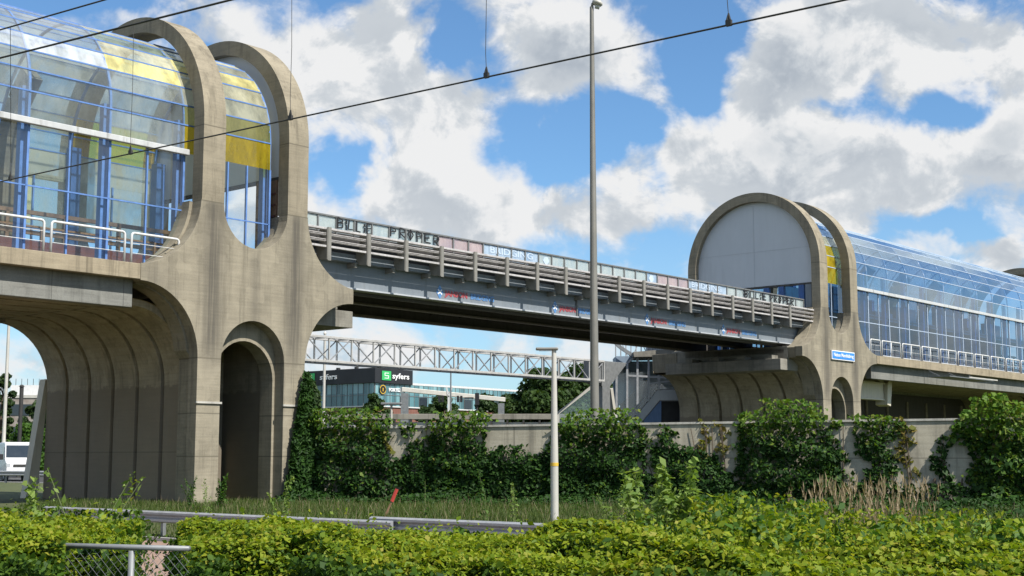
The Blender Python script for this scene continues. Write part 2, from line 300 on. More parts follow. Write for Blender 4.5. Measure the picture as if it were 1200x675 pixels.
# ------------------------------------------------------------------ mesh helpers
class MB:
    def __init__(s): s.v=[]; s.f=[]; s.cut=[]
    def add(s,vs,fs):
        s.cut.append((len(s.v),len(s.f))); o=len(s.v); s.v+= [tuple(x) for x in vs]; s.f+=[tuple(i+o for i in f) for f in fs]; return s
    def box(s,x0,x1,y0,y1,z0,z1):
        return s.add([(x0,y0,z0),(x1,y0,z0),(x1,y1,z0),(x0,y1,z0),(x0,y0,z1),(x1,y0,z1),(x1,y1,z1),(x0,y1,z1)],
          [(0,3,2,1),(4,5,6,7),(0,1,5,4),(1,2,6,5),(2,3,7,6),(3,0,4,7)])
    def bar(s,p,q,w,h,up=(0,0,1)):
        p=Vector(p);q=Vector(q);d=(q-p).normalized();u=Vector(up)
        if abs(d.dot(u))>.97: u=Vector((0,1,0)) if abs(d.y)<.9 else Vector((1,0,0))
        x=d.cross(u).normalized();y=x.cross(d).normalized()
        r=[]
        for e in(p,q): r+=[e-x*w/2-y*h/2,e+x*w/2-y*h/2,e+x*w/2+y*h/2,e-x*w/2+y*h/2]
        return s.add(r,[(3,2,1,0),(4,5,6,7),(0,1,5,4),(1,2,6,5),(2,3,7,6),(3,0,4,7)])
    def tube(s,pts,r,n=8,cap=True):
        pts=[Vector(p) for p in pts]; rr=r if isinstance(r,(list,tuple)) else [r]*len(pts)
        vs=[];fs=[];prev=None
        for i,p in enumerate(pts):
            d=(pts[min(i+1,len(pts)-1)]-pts[max(i-1,0)]).normalized()
            if prev is None:
                a=Vector((0,0,1)) if abs(d.z)<.9 else Vector((1,0,0)); x=d.cross(a).normalized()
            else: x=(prev-d*prev.dot(d)).normalized()
            prev=x; y=d.cross(x)
            vs+=[p+(x*math.cos(2*PI*j/n)+y*math.sin(2*PI*j/n))*rr[i] for j in range(n)]
        for i in range(len(pts)-1):
            for j in range(n): fs.append((i*n+j,i*n+(j+1)%n,(i+1)*n+(j+1)%n,(i+1)*n+j))
        if cap: fs.append(tuple(range(n-1,-1,-1))); fs.append(tuple((len(pts)-1)*n+j for j in range(n)))
        return s.add(vs,fs)
    def prism(s,poly,lo,hi,plane='xz'):
        """2-D outline (may be concave) extruded between lo and hi along the remaining axis"""
        n=len(poly)
        def P(a,b,c): return (a,c,b) if plane=='xz' else ((c,a,b) if plane=='yz' else (a,b,c))
        vs=[P(a,b,lo) for a,b in poly]+[P(a,b,hi) for a,b in poly]
        tris=tessellate_polygon([[Vector((a,b,0)) for a,b in poly]])
        fs=[tuple(t) for t in tris]+[tuple(i+n for i in reversed(t)) for t in tris]
        fs+=[(i,(i+1)%n,(i+1)%n+n,i+n) for i in range(n)]
        return s.add(vs,fs)
    def build(s,name,mat,parent=None,smooth=False,bevel=0,fix=True,each=False):
        if each:      # every piece a part of its own
            for (v0,f0),(v1,f1) in zip(s.cut,s.cut[1:]+[(len(s.v),len(s.f))]):
                m=MB(); m.v=s.v[v0:v1]; m.f=[tuple(i-v0 for i in f) for f in s.f[f0:f1]]; o=m.build(name,mat,parent,smooth,bevel,fix)
            return o
        me=bpy.data.meshes.new(name); me.from_pydata(s.v,[],s.f); me.validate(); 
        if fix:
            b=bmesh.new(); b.from_mesh(me); bmesh.ops.recalc_face_normals(b,faces=b.faces); b.to_mesh(me); b.free()
        if smooth:
            me.polygons.foreach_set('use_smooth',[True]*len(me.polygons))
        o=bpy.data.objects.new(name,me); COL.objects.link(o); me.materials.append(mat)
        if parent: o.parent=parent
        if smooth=='auto':
            md=o.modifiers.new('edge_split','EDGE_SPLIT'); md.split_angle=R(38)
        if bevel:
            md=o.modifiers.new('bevel','BEVEL'); md.width=bevel; md.segments=2; md.limit_method='ANGLE'; md.angle_limit=R(40)
        return o
def tag(o,label=None,cat=None,group=None,kind=None):
    if label: o['label']=label
    if cat: o['category']=cat
    if group: o['group']=group
    if kind: o['kind']=kind
    return o
def thing(name,label,cat,loc=(0,0,0),rz=0,group=None):
    o=bpy.data.objects.new(name,None); COL.objects.link(o); o.location=loc; o.rotation_euler=(0,0,rz); o.empty_display_size=.2
    return tag(o,label,cat,group)
def kids(o): return [c for c in COL.objects if c.parent==o]
def copy_tree(o,parent=None):
    c=o.copy(); COL.objects.link(c); c.parent=parent
    for ch in kids(o): copy_tree(ch,c)
    return c
def leaves(name,P,N,size,mat,parent,jit=.9,aspect=.72):
    P=np.asarray(P,float); n=len(P); N=np.asarray(N,float)
    nn=N+rng.normal(0,jit,(n,3)); nn/=np.linalg.norm(nn,axis=1,keepdims=True)+1e-9
    r=rng.normal(0,1,(n,3)); t=np.cross(nn,r); t/=np.linalg.norm(t,axis=1,keepdims=True)+1e-9; b=np.cross(nn,t)
    s=(size*rng.lognormal(0,.36,n).clip(.45,2.0))[:,None]
    V=np.stack([P-t*s*.5,P+b*s*.5*aspect+nn*s*.1,P+t*s*.55,P-b*s*.5*aspect+nn*s*.1],1).reshape(-1,3)
    return quads(name,V,mat,parent)
def quads(name,V,mat,parent):
    n=len(V)//4; me=bpy.data.meshes.new(name)
    me.vertices.add(4*n); me.vertices.foreach_set('co',V.astype(np.float32).ravel())
    me.loops.add(4*n); me.loops.foreach_set('vertex_index',np.arange(4*n,dtype=np.int32))
    me.polygons.add(n); me.polygons.foreach_set('loop_start',np.arange(0,4*n,4,dtype=np.int32))
    me.update(calc_edges=True); me.validate()
    o=bpy.data.objects.new(name,me); COL.objects.link(o); me.materials.append(mat)
    if parent: o.parent=parent
    return o
def text(name,body,size,mat,parent,mtx,depth=.008,align='CENTER',sx=1,bold=0):
    cu=bpy.data.curves.new(name,'FONT'); cu.body=body; cu.size=size; cu.align_x=align; cu.align_y='CENTER'; cu.extrude=depth; cu.offset=bold; cu.resolution_u=3
    to=bpy.data.objects.new(name,cu); COL.objects.link(to); bpy.context.view_layer.update()
    me=bpy.data.meshes.new_from_object(to.evaluated_get(bpy.context.evaluated_depsgraph_get())); bpy.data.objects.remove(to)
    me.transform(mtx@Matrix.Diagonal((sx,1,1,1))); me.materials.clear(); me.materials.append(mat)
    o=bpy.data.objects.new(name,me); COL.objects.link(o)
    if parent: o.parent=parent
    return o
FACE=Matrix(((1,0,0,0),(0,0,-1,0),(0,1,0,0),(0,0,0,1)))    # letters in the local x-z plane, read from -y

# ------------------------------------------------------------------ the bridge's own frame: x along it, y away from us, z up
PHI=.7084; AX=Vector((math.sin(PHI),math.cos(PHI),0)); TX=Vector((-math.cos(PHI),math.sin(PHI),0)); RZ=PI/2-PHI
ORG=Vector((-11.55,45.18,0)); SPAN=44.2
def bw(a,t,z=0): return ORG+AX*a+TX*t+Vector((0,0,z))

# ------------------------------------------------------------------ ground
GZ=[(-3000,0),(-19,0),(-15,-.6),(-5.2,-.6),(-3.2,0),(4500,0)]     # a sunken service road runs between hedge and verge
def gz(x,y): return float(np.interp((x-ORG.x)*AX.x+(y-ORG.y)*AX.y,[q[0] for q in GZ],[q[1] for q in GZ]))
def gzv(P): return np.interp((P[:,0]-ORG.x)*AX.x+(P[:,1]-ORG.y)*AX.y,[q[0] for q in GZ],[q[1] for q in GZ])
def on_a(px,a,z=None):   # the ground point on the line 'a' along the railway seen at that bearing
    k_=(px-600)/FPX; Y=(a+ORG.x*AX.x+ORG.y*AX.y)/(k_*AX.x+AX.y); return Vector((k_*Y,Y,gz(k_*Y,Y) if z is None else z))
vs_=[];fs_=[]
for a,z in GZ: vs_+=[bw(a,-3000,z),bw(a,-200,z),bw(a,200,z),bw(a,4000,z)]
for i in range(len(GZ)-1):
    for j in range(3): fs_.append((4*i+j,4*i+4+j,4*i+5+j,4*i+1+j))
g=MB().add(vs_,fs_).build('ground',M['ground']); g['kind']='structure'
def strip(name,a0,a1,t0,t1,z,mat):
    pts=[bw(a0,t0,z),bw(a1,t0,z),bw(a1,t1,z),bw(a0,t1,z)]
    o=MB().add([Vector((x-ORG.x,y-ORG.y,zz)) if 0 else (x,y,zz) for x,y,zz in pts],[(0,1,2,3)]).build(name,mat); o['kind']='structure'; return o
strip('motorway',19,41,-19,320,.004,M['asphalt'])
for a in (19.6,40.4):
    strip('edge_line',a-.1,a+.1,-19,320,.008,M['mark'])
mm=MB()
for a in (23.2,26.9,33.2,36.9):
    for t in range(-18,260,12):
        mm.add([bw(a-.07,t,.008),bw(a+.07,t,.008),bw(a+.07,t+3,.008),bw(a-.07,t+3,.008)],[(0,1,2,3)])
o=mm.build('lane_marking',M['mark']); o['kind']='structure'

# ------------------------------------------------------------------ piers
MID=3.77
def mir(poly): return [(2*MID-a,z) for a,z in reversed(poly)]
def arc(cx,cz,rx,rz,d0,d1,n):
    return [(cx+rx*math.cos(R(d0+(d1-d0)*i/n)),cz+rz*math.sin(R(d0+(d1-d0)*i/n))) for i in range(n+1)]
def facade_outline():
    left=[(1.4,0),(1.4,4.9)]+arc(-.95,4.9,2.35,2.44,0,90,14)[1:]+[(-.95,7.88)]+arc(-1.25,10.42,2.63,2.54,-83.5,-1.5,14)+[(1.38,10.36)]
    right=mir(left)
    U=arc(MID,10.36,1.43,1.45,180,360,18)
    A_=arc(MID,4.92,1.40,1.42,0,180,18)
    return left+U+right+[(MID+1.40,0)]+A_+[(MID-1.40,0)]
def shell(sgn,T0,T1):
    """fluted vault: panels between dark grooves, wall below and quarter arch above"""
    prof=[]
    for i in range(5): prof.append((1.95,4.2*i/4,-1,0))
    for i in range(1,15):
        d=R(90*i/14); prof.append((-.4+2.35*math.cos(d),4.2+2.45*math.sin(d),-math.cos(d),-math.sin(d)))
    ts=[];off=[]; n=6; wp=(T1-T0)/n
    for j in range(n):
        b=T0+j*wp
        for x,o in((0,.22),(.06,.22),(.07,0),(.3,-.035),(.7,-.035),(.93,0),(.94,.22)): ts.append(b+x*wp); off.append(o)
    ts.append(T1); off.append(.22)
    m=MB(); vs=[];fs=[]
    prof.append((-.97,6.65,0,-1))
    for (a,z,na,nz) in prof:
        for t,o in zip(ts,off):
            aa=a-na*o; zz=max(0,z-nz*o)
            vs.append((aa if sgn<0 else 2*MID-aa,t,zz))
    w_=len(ts)
    for i in range(len(prof)-1):
        for j in range(w_-1): fs.append((i*w_+j,i*w_+j+1,(i+1)*w_+j+1,(i+1)*w_+j))
    return m.add(vs,fs)
def hoop_mb(a0,a1):
    m=MB(); out=[(0,10.36),(0,11.7)]+[(4.6-4.6*math.cos(R(d)),13.1+4.6*math.sin(R(d))) for d in np.linspace(0,180,49)]+[(9.2,11.7),(9.2,10.36)]
    th=.56
    inn=[(th,10.36),(th,11.7)]+[(4.6-(4.6-th)*math.cos(R(d)),13.1+(4.6-th)*math.sin(R(d))) for d in np.linspace(0,180,49)]+[(9.2-th,11.7),(9.2-th,10.36)]
    n=len(out); vs=[];fs=[]
    for (p,q) in zip(out,inn): vs+=[(a0,p[0],p[1]),(a1,p[0],p[1]),(a1,q[0],q[1]),(a0,q[0],q[1])]
    for i in range(n-1):
        for j in range(4): fs.append((4*i+j,4*i+(j+1)%4,4*i+4+(j+1)%4,4*i+4+j))
    fs+=[(0,1,2,3),(4*n-1,4*n-2,4*n-3,4*n-4)]
    return m.add(vs,fs)
def make_pier():
    p=thing('bridge_pier','big concrete pier with twin hoops at the left, nearest the camera','bridge pier',bw(0,0),RZ,'concrete hoop piers of the footbridge')
    fo=facade_outline()
    MB().prism(fo,0,.5).build('facade_plate',M['facade'],p,False,.02)
    # set back plate with the lower inner arch
    left=[(1.52,0),(1.52,4.9)]+arc(-.95,4.9,2.25,2.38,0,86,12)[1:]+[(-.90,7.86)]+arc(-1.25,10.42,2.50,2.58,-82,-1.5,12)+[(1.28,10.34)]
    IA=arc(MID,4.30,1.30,1.36,0,180,16)
    back=left+arc(MID,10.34,1.5,1.52,180,360,14)+mir(left)+[(MID+1.30,0)]+IA+[(MID-1.30,0)]
    MB().prism(back,.503,1.2).build('arch_plate',M['facade'],p,False,.02)
    fl=[(2.05,0),(2.05,4.2)]+arc(-.4,4.2,2.45,2.55,0,88,12)[1:]+[(-.90,6.75),(-.95,7.88)]+arc(-1.25,10.42,2.63,2.54,-83.5,-1.5,14)+[(1.38,10.36)]
    MB().prism(fl+arc(MID,10.36,1.43,1.45,180,360,18)+mir(fl),8.6,9.2).build('facade_plate',M['facade'],p,False,.02)
    low=[(a,z) for a,z in fl if z<7.9]; MB().prism(low+mir(low),9.203,10.4).build('facade_plate',M['facade'],p,False,.02)
    for a0,a1 in((1.4,2.34),(5.20,6.14)): hoop_mb(a0,a1).build('hoop',M['hoop'],p,'auto',.03)
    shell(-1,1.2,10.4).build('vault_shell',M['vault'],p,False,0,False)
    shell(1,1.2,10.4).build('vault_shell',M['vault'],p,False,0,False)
    m=MB(); m.box(2.25,2.42,1.2,7.2,0,6.2); m.box(5.12,5.29,1.2,7.2,0,6.2); m.box(2.42,5.12,5.2,5.4,0,6.2); m.box(2.25,5.29,1.2,7.2,6.2,6.4)
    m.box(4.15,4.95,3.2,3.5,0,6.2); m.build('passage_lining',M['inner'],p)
    MB().box(.3,7.24,1.0,8.2,6.95,7.55).build('pier_head',M['soffit'],p)
    m=MB()
    for a0,a1 in((1.36,2.42),(5.12,6.18)): m.box(a0,a1,-.06,.01,3.38,3.45)
    m.build('drip_moulding',M['cap'],p,each=True)
    return p
pier=make_pier()
pierR=copy_tree(pier); pierR.location=bw(SPAN,0); pierR['label']='concrete pier at the right with blue name sign and blanked white end'
pierF=copy_tree(pier); pierF.location=bw(2*SPAN,0); pierF['label']='farthest concrete pier at the far end of the blue glass walkway'
# corbels where the old spans were cut off
def corbel(p,a0,a1):
    m=MB(); lo,hi=min(a0,a1),max(a0,a1); s=1 if a1>a0 else -1
    m.box(a0 if s>0 else a1+.8,a1-.8 if s>0 else a0,1.0,8.9,7.20,7.96)
    m.box(lo,hi,1.0,8.9,6.55,7.197)
    return m.build('corbel',M['corbel'],p,False,.02)
cb1=corbel(pier,7.4,9.4); cb2=corbel(pierR,.3,-1.7)
m=MB()
for t in (1.6,3.4,5.2,7.0): m.box(-1.62,-.92,t,t+.5,7.2,7.42)
m.build('bearing_block',M['corbel'],pierR,each=True)

# ------------------------------------------------------------------ glazed walkways
SC_T,SC_Z,SC_R=4.6,13.1,3.66
def section(d):   # point on the tube's skin: d in metres height below the spring, or degrees on the arch
    return SC_T-SC_R*math.cos(R(d)),SC_Z+SC_R*math.sin(R(d))
ARCH=[0,11.25,22.5,33.75,45,56.25,67.5,78.75,90]
LOW=[8.0,10.06,12.1]
def skin(): # list of (t,z) along the near side from deck to crown, then mirrored
    near=[(SC_T-SC_R,z) for z in LOW]+[section(d) for d in ARCH]
    return near
def walkway(name,label,root_a,frames,a_start,a_end,glassmat,lowmat,fmat,gut,tint):
    w_=thing(name,label,'glass walkway',bw(root_a,0,0),RZ,'glass tube walkways of the footbridge')
    n_=skin(); full=n_+[(2*SC_T-t,z) for t,z in reversed(n_[:-1])]
    # arched frames with their posts
    for a in frames:
        t0=SC_T-SC_R
        m=MB(); path=[(a,t0+.05,12.1)]+[(a,SC_T-(SC_R-.05)*math.cos(R(d)),SC_Z+(SC_R-.05)*math.sin(R(d))) for d in np.linspace(0,180,25)]+[(a,9.2-t0-.05,12.1)]
        for p,q in zip(path[:-1],path[1:]): m.bar(p,q,.07,.09,(1,0,0))
        m.build('arch_frame',M[fmat],w_)
        MB().box(a-.04,a+.04,t0-.02,t0+.1,7.9,12.1).build('post',M[fmat],w_); MB().box(a-.14,a+.06,t0+.22,t0+.46,7.7,13.3).build('column',M['blue'],w_)
        MB().box(a-.2,a+.2,9.2-t0-.5,9.2-t0-.1,7.7,13.3).build('column',M['dblue'],w_)
    # transoms
    m=MB()
    for (t,z) in full[1:2]+full[3:-3]+full[-2:-1]:
        m.bar((a_start,t,z),(a_end,t,z),.04,.045)
    m.build('transom',M[fmat],w_,each=True)
    m=MB()
    fs=sorted(frames); 
    for a,b in zip([fs[0]-2.95]+fs,fs+[fs[-1]+2.95]):
        c=(a+b)/2
        if a_start<c<a_end:
            m.box(c-.03,c+.03,.93,1.01,7.9,12.1); m.box(c-.03,c+.03,8.19,8.27,7.9,12.1)
    m.build('mullion',M[fmat],w_,each=True)
    m=MB(); m.box(gut[0],gut[1],.72,.90,12.0,12.2); m.box(gut[0],gut[1],8.3,8.48,12.0,12.2); m.build('gutter_beam',M['beamw'],w_,False,.02,each=True)
    # panes, every one a hair out of true
    cuts=[a_start]+[f for f in fs if a_start<f<a_end]+[a_end]
    buckets={}
    for a,b in zip(cuts[:-1],cuts[1:]):
        for i in range(len(full)-1):
            (t0,z0),(t1,z1)=full[i],full[i+1]
            mt=tint(i,(a+b)/2,len(full)-1) or (lowmat if (i<2 or i>=len(full)-3) else glassmat)
            q=[[a,t0,z0],[b,t0,z0],[b,t1,z1],[a,t1,z1]]
            q=[[x,y+rng.normal(0,.006),z+rng.normal(0,.006)] for x,y,z in q]
            buckets.setdefault((mt,i*2>=len(full)-1),[]).extend(q)
    for (mt,_s),q in buckets.items():
        o=quads('glazing' if mt in(glassmat,lowmat) else 'tinted_glazing',np.array(q),M[mt],w_)
        if mt=='glassY': o['label']='amber yellow panes'
        if mt=='glassP': o['label']='pale yellow panes'
        if mt=='glassG': o['label']='pale green panes'
        if mt=='glassB': o['label']='bright yellow panes'
        if mt=='glassW': o['label']='row of frosted white panes'
    return w_
def deck(w_,a0,a1):
    m=MB(); m.prism([(0,7.37),(.3,7.37),(.3,7.45),(8.9,7.45),(8.9,7.37),(9.2,7.37),(9.2,7.88),(8.95,7.88),(8.95,7.7),(.25,7.7),(.25,7.88),(0,7.88)],a0,a1,'yz'); m.build('deck_slab',M['deck'],w_,False,.015)
    m=MB(); m.box(a0,a1,.42,.80,6.46,7.448); m.box(a0,a1,8.4,8.78,6.46,7.448); m.build('edge_beam',M['beam'],w_,False,.02,each=True)
    m=MB(); m.box(a0,a1,.802,8.398,6.86,7.3); wp=(10.4-1.2)/6
    for j in range(-1,5):
        b=1.2+j*wp; m.box(a0,a1,max(.81,b+.07*wp),min(8.39,b+.93*wp),6.63,6.87)
    m.build('soffit',M['soffit'],w_)
    MB().box(a0,a1,.5,8.7,7.702,7.86).build('floor',M['floor_in'],w_)
def handrail(w_,a0,a1,mid):
    m=MB(); z0,z1,r=7.86,8.92,.10
    pts=[(a0,.35,z0),(a0,.35,z1-r)]+[(a0+r-r*math.cos(R(d)),.35,z1-r+r*math.sin(R(d))) for d in(30,60,90)]+[(a1-r+r*math.sin(R(d)),.35,z1-r+r*math.cos(R(d))) for d in(0,30,60)]+[(a1,.35,z1-r),(a1,.35,z0)]
    m.tube(pts,.042,8)
    if mid: m.tube([((a0+a1)/2,.35,z0),((a0+a1)/2,.35,z1-.03)],.035,6); m.tube([(a0,.35,z0+.1),(a1,.35,z0+.1)],.03,6)
    o=m.build('handrail',M['white'],w_,True)
    m=MB()
    for z in((8.25,8.58) if not mid else (8.4,)): m.tube([(a0,.35,z),(a1,.35,z)],.012,5)
    m.build('rail_wire',M['white'],o,each=True)
def interior(w_,a0,a1,ribs,coloured,core=False):
    # ramp parapets, timber rails, concrete ribs and coloured back panels seen through the glass
    m=MB(); m.box(a0,a1,2.6,2.8,7.86,8.62); m.box(a0,a1,6.3,6.5,7.86,8.5); m.build('inner_parapet',M['maroon'],w_,each=True)
    m=MB()
    a=a0+.6
    while a<a1:
        m.box(a-.06,a+.06,4.9,5.02,7.86,10.0); m.box(a-.04,a+.04,2.66,2.74,8.62,9.1); a+=2.2
    for z in(10.0,9.3): m.bar((a0,4.96,z),(a1,4.96,z),.12,.14)
    m.bar((a0,2.7,9.1),(a1,2.7,9.1),.1,.06)
    m.build('inner_rail',M['wood'],w_)
    m=MB(); m.box(a0,a1,4.4,4.85,8.45,8.75)
    m.build('bench_top',M['wood'],w_)
    if core:
        a=a0+4.5; i=0
        while a<a1:
            L2=[3.4,2.2,5.0,2.8][i%4]; MB().box(a,min(a+L2,a1),5.6,5.9,7.87,[12.6,11.4,13.2,12.0][i%4]).build('inner_wall',M['core'],w_); a+=L2+[.9,.5,1.3,.6][i%4]; i+=1
        MB().box(a0+3,a1,3.4,5.5,10.9,11.2).build('upper_gallery',M['core'],w_)
    for a in ribs:
        m=MB(); pts=[(7.75-.0,7.9),(7.75,12.0),(7.6,13.2),(7.0,14.4),(6.2,15.3)]
        for p,q in zip(pts[:-1],pts[1:]): m.bar((a,p[0],p[1]),(a,q[0],q[1]),.75,.55,(1,0,0))
        m.build('inner_rib',M['conc_in'],w_)
    for (b0,b1,z0,z1,mt) in coloured:
        MB().box(b0,b1,7.98,8.02,z0,z1).build('coloured_panel',M[mt],w_)
def tintL(i,a,n):
    # counted from the near foot: 0,1 low wall, 2 spandrel, 3.. up the arch
    far=n/2+1<i<n-1
    if a>2.2:
        return {2:'glassY',3:'glassO',4:'glassF',5:'glassP',6:'glassB',7:'glassF',8:'glassP',9:'glassP'}.get(i) or ('glassY' if n-5<=i<n-3 else 'glassF' if far else None)
    if a>-1.5:
        return {5:'glassB',6:'glassP',7:'glassG',8:'glassP'}.get(i) or ('glassF' if far else None)
    if i==5: return 'glassW'
    return 'glassF' if far and (i*7+int(a*3))%5 else None
def tintR(i,a,n):
    if a<6: return {2:'glassY',3:'glassY',4:'glassY',5:'glassP'}.get(i)
    return None
frL=[1.28-2.95*i for i in range(0,11)]+[5.1]
wL=walkway('glazed_walkway','clear glass tube walkway with yellow panes above the left arch',0,frL,-30,5.1,'glassL','glassV','blue',(-30,1.36),tintL)
deck(wL,-30,-.96)
MB().box(-.9,8.45,1.22,7.98,7.552,7.86).build('floor',M['floor_in'],wL)
handrail(wL,-1.11,.75,False)
for i in range(9): handrail(wL,-1.37-2.92*i-2.66,-1.37-2.92*i,False)
interior(wL,-30,4.6,[-13.2,-10.3,-7.4,-4.6,-1.6],[(-2.3,-1.5,9.7,10.9,'glassY'),(-1.3,-.4,10.2,11.9,'glassP'),(-4.3,-3.3,10.1,11.9,'glassP')])
m=MB(); m.box(4.02,4.08,.93,1.01,7.9,12.1); m.build('mullion',M['blue'],wL)
m=MB(); m.box(5.40,5.48,.9,2.1,7.87,11.78)
m.build('hoarding',M['wood'],wL)
m=MB()
for z in np.arange(8.3,11.6,.42): m.box(5.36,5.398,.95,2.05,z,z+.06)
m.build('hoarding_batten',M['maroon'],wL,each=True)
# end wall of the left tube, under its outer hoop
def endwall(w_,a,t):
    pts=[(.54,11.9),(.54,13.1)]+[(4.6-4.06*math.cos(R(d)),13.1+4.06*math.sin(R(d))) for d in np.linspace(0,180,37)]+[(8.66,13.1),(8.66,11.9)]
    o=MB().prism(pts,a,a+t,'yz').build('end_wall',M['endw'],w_)
    m=MB(); m.box(a-.012,a-.002,.7,8.5,14.05,14.075); m.box(a-.012,a-.002,4.58,4.61,11.95,16.9); m.build('panel_joint',M['greyblue2'],o)
    m=MB(); m.box(a-.05,a+t+.02,.66,8.54,11.78,11.9); m.build('end_lintel',M['dsteel'],w_)
endwall(wL,5.5,.12)
frR=[6.5+2.98*i for i in range(0,13)]
wR=walkway('glazed_walkway','long blue glass tube walkway running away at the right',SPAN,[2.6]+frR,2.0,SPAN+1.3,'glassR','glassRl','frameR',(6.2,SPAN+1.3),tintR)
deck(wR,8.55,SPAN-.96)
MB().box(-.9,8.45,1.22,7.98,7.552,7.86).build('floor',M['floor_in'],wR)
for i in range(12): handrail(wR,10.05+2.98*i,10.05+2.98*i+2.66,True)
handrail(wR,8.45,9.78,False)
interior(wR,2.4,SPAN+1,[9.0+5.96*i for i in range(6)],[(9.5,11,8.9,11.6,'wood'),(15,16.2,9,11.7,'glassW'),(20.4,22.2,9.0,11.8,'glassW'),(26,27,9.4,12,'conc_in'),(30.5,31.6,9,11.6,'glassW'),(12.4,13.4,9.4,12.4,'glassW')],True)
endwall(wR,1.75,.12)
m=MB()
for t in(1.25,2.6,3.6,5.2,6.6): m.box(1.7,1.95,t,t+.35,7.86,11.78)
m.build('end_post',M['dblue'],wR,each=True)
m=MB(); m.box(1.62,1.7,.7,1.1,7.9,11.78); m.box(1.62,1.7,1.3,8.5,9.3,9.36); m.build('end_trim',M['girder'],wR,each=True)

# ------------------------------------------------------------------ temporary steel bridge
tb=thing('steel_bridge','grey steel replacement span with guardrail and graffiti between the two piers','bridge',bw(6,1,0),RZ)
B0,B1=.3,39.55      # along the span, measured from this root at a=6
y=lambda t:t-1      # local across
# near girder: web, edge flange, stiffeners
m=MB(); m.box(B0+1.6,B1,y(1.3),y(1.38),8.16,9.3); m.build('girder_web',M['girder'],tb)
m=MB(); m.box(B0+1.6,B1,y(1.18),y(1.7),8.10,8.16); m.build('girder_flange',M['girderl'],tb)
m=MB(); m.box(B0,B1,y(.98),y(1.3),9.12,9.42); m.build('deck_fascia',M['girder'],tb)
m=MB(); m.box(B0,B1,y(1.38),y(8.0),9.15,9.4); m.build('deck_plate',M['dsteel'],tb)
m=MB(); m.box(B0+1.6,B1+2,y(7.9),y(8.0),8.1,9.3); m.box(B0+1.6,B1,y(4.6),y(4.75),8.15,9.2); m.box(B0+1.6,B1,y(1.7),y(2.0),7.98,8.1)
a=B0+2
while a<B1: m.box(a,a+.12,y(1.4),y(7.9),8.45,9.15); a+=2.09
m.build('underframe',M['dsteel'],tb)
m=MB(); m.box(B0+1.6,B1,y(4.5),y(4.9),8.06,8.12); m.box(B0+1.6,B1,y(7.7),y(8.1),7.98,8.08); m.build('inner_flange',M['ustrip'],tb,each=True)
m=MB(); m.box(17.9,17.98,y(1.24),y(1.3),8.17,9.1); m.build('splice_plate',M['pframe'],tb)
# guardrail along the edge
posts=[1.61+2.063*i for i in range(18)]
for i,a in enumerate(posts):
    m=MB(); m.prism([(y(.36),8.98),(y(.80),9.02),(y(1.0),9.2),(y(1.0),9.55),(y(.80),9.62),(y(.80),10.20),(y(.36),10.20)],a-.16,a-.13,'yz')
    m.box(a-.13,a+.03,y(.34),y(.40),8.95,10.22); 
    o=m.build('barrier_post',M['gpost'],tb)
    MB().box(a-.34,a-.22,y(.86),y(1.3),8.92,9.1).build('post_bracket',M['gpost'],o)
def wbeam(zc,h,t,mat,name):
    m=MB(); pr=[(t,zc-h/2),(t-.05,zc-h/4),(t,zc),(t-.05,zc+h/4),(t,zc+h/2),(t+.05,zc+h/2),(t+.05,zc-h/2)]
    m.prism([(y(a),z) for a,z in pr],B0,B1,'yz'); return m.build(name,mat,tb)
m=MB(); m.box(B0,B1,y(.41),y(.66),10.13,10.21); m.build('top_rail',M['rail'],tb,False,.01)
wbeam(9.95,.11,.46,M['rail'],'guard_beam'); wbeam(9.72,.11,.46,M['rail'],'guard_beam')
m=MB(); m.box(B0,B1,y(.41),y(.55),9.45,9.53); m.build('lower_rail',M['rail'],tb,False,.008)
m=MB(); m.box(B0,B1,y(1.02),y(1.1),9.4,10.2); m.build('barrier_backing',M['raildark'],tb)
# parapet of milky panels
PP=.947
np_=int((B1-1.0-B0)/PP)
m=MB()
for i in range(np_+2):
    a=B0+.30+PP*i; m.box(a-.035,a+.035,y(1.0),y(1.1),10.15,10.80)
m.box(B0,B0+.30+PP*(np_+1),y(.98),y(1.12),10.79,10.85); m.build('parapet_frame',M['pframe'],tb)
for i in range(np_+1):
    a=B0+.30+PP*i; ca=a+6+PP/2
    pink=14.2<ca<17.1 or 30.2<ca<33.1; bl_=17.1<ca<20.8 or 33.1<ca<36.8 or 29.3<ca<30.2
    o=MB().box(a+.04,a+PP-.04,y(1.04),y(1.06),10.15,10.78).build('parapet_panel',M['panelp' if pink else 'panelb' if bl_ else 'panel'],tb)
    if pink: o['label']='faded pink parapet panel'
    if bl_: o['label']='pale blue parapet panel'
for c0 in (18.95,34.9):
    text('banner_lettering','BRIDGING',.40,M['logol'],tb,Matrix.Translation((c0-6,y(1.03),10.57))@FACE,.004,sx=1.6,bold=.006)
for c0 in(20.95+.4,29.75):
    m=MB(); m.prism([(c0-6,10.25),(c0-6+.22,10.5),(c0-6+.1,10.68),(c0-6-.1,10.68),(c0-6-.22,10.5)],y(1.02),y(1.035)); m.build('banner_emblem',M['logol'],tb)
